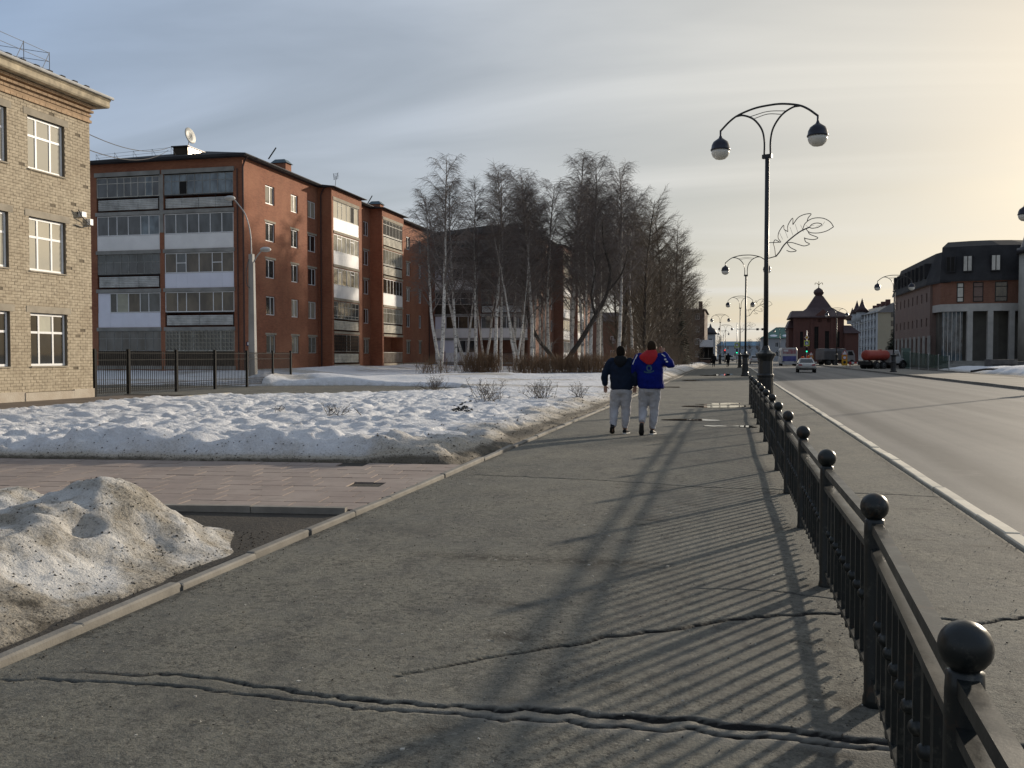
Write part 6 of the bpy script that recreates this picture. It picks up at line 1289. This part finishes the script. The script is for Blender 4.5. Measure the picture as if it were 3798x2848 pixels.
# pale hotel with turrets
ht = thing('turreted_hotel', 'pale five-storey hotel with pointed turrets behind the dark red hall', 'building', (46.5, 350, 0)); M['hotel'] = pm('pale_blue_grey_render', (.42, .44, .46), .8, .1, .2); M['cream'] = pm('cream_render', (.42, .37, .27), .8, .1, .2)
T = TL(46.5, 388); ops = []
for f in range(5):
    for k in range(9): ops.append((2.5+k*7.2, 6.3+k*7.2, 2.2+f*2.9, 4.5+f*2.9, 1.4))
wl_ = MB(T); facade(wl_, 0, 68, -.1, 16.5, ops); wl_.build('wall', M['hotel'], ht)
for o in ops: window(ht, T, o[0]+.3, o[1]-.3, o[2]+.2, o[3]-.2, -1.2, [.5], None, .12, 'white', 'glass_dim', panes=False); MB(T).box(o[0]-.1, o[1]+.1, .0, .5, o[2]-.15, o[2]+.75).build('balcony', M['hotel'], ht)
ew = MB(TF(46.5, 320)); eo = [(4+k*4, 5.6+k*4, 2.4+f*2.9, 4.2+f*2.9, .3) for k in range(4) for f in range(5)]; facade(ew, 0, 22, -.1, 15.5, eo); ew.build('end_wall', M['cream'], ht)
for o in eo: window(ht, TF(46.5, 320), o[0], o[1], o[2], o[3], -.2, [.5], None, .1, 'downpipe', 'glass_brown', panes=False)
rh = MB(); rh.loft([[(46, 319.5, 15.6), (69, 319.5, 15.6), (69, 389, 16.5), (46, 389, 16.5)], [(52, 326, 19), (62, 326, 19), (62, 384, 19.5), (52, 384, 19.5)]]); rho = rh.build('roof', M['roof_dark'], ht)
for k in range(4): MB().box(50+k*.5, 51.4+k*.5, 327+k*13, 328.4+k*13, 17, 20.2).build('chimney', M['church_brick'], rho)
for k, (y, h) in enumerate(((386, 20.5), (372, 22.5), (358, 22.5))): t_ = MB().lathe([(2.0, 14), (2.0, h-5.0)], 12, (46.6, y, 0)).build('turret', M['hotel'], ht, True); MB().lathe([(2.6, h-5.0), (1.1, h-3.2), (.45, h-1.3), (.05, h)], 12, (46.6, y, 0)).build('spire', M['roof_red'], t_, True)
t_ = MB().lathe([(2.2, 12), (2.2, 17.5)], 12, (58, 330, 0)).build('turret', M['hotel'], ht, True); MB().lathe([(2.8, 17.5), (1.0, 19.5), (.05, 22.0)], 12, (58, 330, 0)).build('spire', M['roof_red'], t_, True)
# simple far houses, still with walls, roofs and windows
def house(name, label, x0, x1, y, dep, h, wall, roof, rh_, nwin, rows, ridge_x=True, z0=1.2, hip=.25):
    b = thing(name, label, 'building', ((x0+x1)/2, y, 0)); T = TF(x0, y); w = x1-x0; ops = []
    for f in range(rows):
        for k in range(nwin): a = w*(k+.5)/nwin; ops.append((a-.5, a+.5, z0+f*3.0, z0+1.5+f*3.0, .2))
    m = MB(T); facade(m, 0, w, -.1, h, ops); m.T = None
    for x in (x0, x1): m.quad((x, y, 0), (x, y+dep, 0), (x, y+dep, h), (x, y, h))
    m.build('wall', M[wall], b)
    for o in ops: window(b, T, o[0], o[1], o[2], o[3], -.12, [.5], None, .08, 'white', 'glass_dim', panes=False)
    r_ = MB(); e = .5; xm0, xm1 = x0+w*hip, x1-w*hip
    r_.loft([[(x0-e, y-e, h), (x1+e, y-e, h), (x1+e, y+dep+e, h), (x0-e, y+dep+e, h)], [(xm0, y+dep*.45, h+rh_), (xm1, y+dep*.45, h+rh_), (xm1, y+dep*.55, h+rh_), (xm0, y+dep*.55, h+rh_)]]); return b, r_.build('roof', M[roof], b)
M['blue_roof'] = pm('blue_metal_roof', (.06, .19, .30), .5, .12, .3); M['green_roof'] = pm('green_metal_roof', (.035, .13, .10), .5, .15, .3); M['pale_wall'] = pm('pale_blue_render', (.36, .41, .46), .85, .1, .2); M['grey_wall'] = pm('grey_render', (.36, .37, .38), .85, .12, .2); M['brown_wall'] = pm('dull_brown_render', (.10, .062, .045), .85, .2, .3)
house('blue_roofed_house', 'long pale blue house with a bright blue roof closing the street', -6, 16, 420, 14, 5.9, 'pale_wall', 'blue_roof', 2.0, 7, 2, hip=.08)
gh, gr = house('green_roofed_house', 'white house with a green hipped roof patched with snow behind the bus', 9.5, 21.5, 300, 16, 7.0, 'grey_wall', 'green_roof', 3.6, 4, 2, hip=.38)
for x, s in ((13, 2.6), (16.5, 1.8), (19.2, 2.2)): sp_ = MB().lathe([(1, 0), (.8, .12), (.1, .2)], 12).build('roof_snow', pm('far_roof_snow', (.72, .74, .77), .8), gr, True, True, (x, 301.2, 7.75)); sp_.scale = (s*.5, .9, 1); sp_.rotation_euler = (.42, 0, 0)
house('brown_corner_house', 'brown four-storey house at the end of the tree row', -13, -6.2, 226, 30, 12.6, 'brown_wall', 'roof_red', 1.0, 2, 4, hip=.1)
MB().box(-7.6, -6.7, 226.6, 228, 12.6, 14.6).build('chimney', M['brown_wall'], [o for o in bpy.data.objects if o.name.startswith('brown_corner_house')][0])
wt = thing('domed_tower', 'small white tower with a dark dome beyond the brown corner house', 'building', (-6.2, 296, 0)); MB().box(-7.8, -4.7, 295, 298, -.1, 8.2).build('wall', M['grey_wall'], wt); MB().lathe([(2.1, 8.2), (2.0, 9.0), (1.4, 9.9), (.5, 10.4), (.05, 11.6)], 16, (-6.25, 296.5, 0)).build('dome', M['roof_dark'], wt, True)
for z, s in ((6.2, .5), (4.2, .7)): MB().box(-6.25-s, -6.25+s, 294.9, 294.98, z-s, z+s*1.2).build('window', M['glass'], wt)
sh_ = thing('black_shelter', 'black framed shelter with a pale canopy board beside the far pavement', 'shelter', (-5.0, 190, 0)); MB().box(-6.1, -3.5, 189.6, 189.8, 3.3, 4.75).build('canopy_board', M['sign_white'], sh_); MB().box(-6.3, -3.4, 189.8, 192.5, 3.1, 3.32).build('roof', M['chassis'], sh_)
for x in (-6.2, -5.3, -4.4, -3.5): MB().box(x-.08, x+.08, 189.9, 190.06, 0, 3.1).build('post', M['chassis'], sh_)
MB().box(-6.2, -3.5, 192.2, 192.3, 0, 3.1).build('back_panel', M['black'], sh_); MB().box(-6.0, -2.9, 189.2, 189.3, .95, 1.05).build('rail', M['lintel'], sh_); MB().box(-6.0, -4.0, 189.25, 189.5, 0, .7).build('planter', M['brown_wall'], sh_)
house('low_dark_house', 'low house with a dark roof seen between the birch trunks', -31, -20.5, 196, 12, 8.8, 'red_brick2', 'roof_red', 2.2, 4, 2)
for k, (x, y, s, lb) in enumerate(((9.5, 335, .55, 'far bare tree left of the green-roofed house'), (6.0, 330, .5, 'far bare tree before the blue-roofed house'), (-3.2, 262, .5, 'bare tree right of the small domed tower'), (24.5, 214, .42, 'small bare tree beside the dark red hall'), (12, 360, .6, 'far bare tree behind the white estate car'))): put_tree('bare_tree', U3, lb, (x, y, 0), k*1.3, s)

# ================================================================== grit, crumbs and thawed-out rubbish (too small to count)
def crumbs(name, mat, spots, s0, s1, seed):
    m = MB(); r = random.Random(seed)
    for x, y, z in spots:
        s = r.uniform(s0, s1); a = r.uniform(0, 6.28); q = [(x+s*math.cos(a+t)*r.uniform(.6, 1.2), y+s*math.sin(a+t)*r.uniform(.6, 1.2), z-s*.3) for t in (0, 1.6, 3.1, 4.7)]
        m.add(q+[(x+r.gauss(0, s*.3), y+r.gauss(0, s*.3), z+s*r.uniform(.3, .8))], [(0, 1, 4), (1, 2, 4), (2, 3, 4), (3, 0, 4)])
    return struct(m.build(name, mat), 'stuff')
r = random.Random(77); P_ = np.array([(r.uniform(-8.5, -3.95), r.uniform(3.6, 7.7)) for _ in range(5200)]); Zp = heap(P_[:, 0], P_[:, 1])
crumbs('heap_grit', pm('dark_grit', (.045, .038, .028), .9, .4, 9), [(x, y, max(z, -.025)) for (x, y), z in zip(P_, Zp) if r.random() < (1.0 if z < .16 else .5)], .003, .014, 1)
sp_ = [(r.uniform(-3.6, 2.2), r.uniform(2.6, 10), .006) for _ in range(900)]+[(-3.6+abs(r.gauss(0, .12)), r.uniform(2.6, 13), .006) for _ in range(500)]+[(r.gauss(.62, .10), r.uniform(2.6, 12), .006) for _ in range(350)]+[(2.35-abs(r.gauss(0, .10)), r.uniform(4, 16), .006) for _ in range(400)]
crumbs('pavement_grit', pm('pavement_grit', (.07, .062, .05), .9, .4, 9), sp_, .002, .008, 2)
crumbs('pale_pavement_grit', pm('pale_grit', (.34, .32, .27), .9, .3, 9), [(r.uniform(-3.5, 2.2), r.uniform(2.6, 9), .006) for _ in range(450)], .003, .008, 3)
P_ = np.array([(r.uniform(-14, -3.9), 0) for _ in range(420)]); P_[:, 1] = 12.95+.124*(P_[:, 0]+3.75)+np.abs(np.array([r.gauss(0, .35) for _ in range(420)])); Zp = field(P_[:, 0][None], P_[:, 1][None])[0]
crumbs('bank_grit', pm('bank_grit', (.06, .05, .04), .9, .4, 9), [(x, y, max(z, .0)) for (x, y), z in zip(P_, Zp)], .006, .022, 4)
P_ = np.array([(-3.9-abs(r.gauss(0, .8)), r.uniform(13, 40)) for _ in range(900)]); Zp = field(P_[:, 0][None], P_[:, 1][None])[0]
crumbs('edge_grit', pm('edge_grit', (.07, .058, .042), .9, .4, 9), [(x, y, max(z, -.02)) for (x, y), z in zip(P_, Zp)], .008, .03, 5)
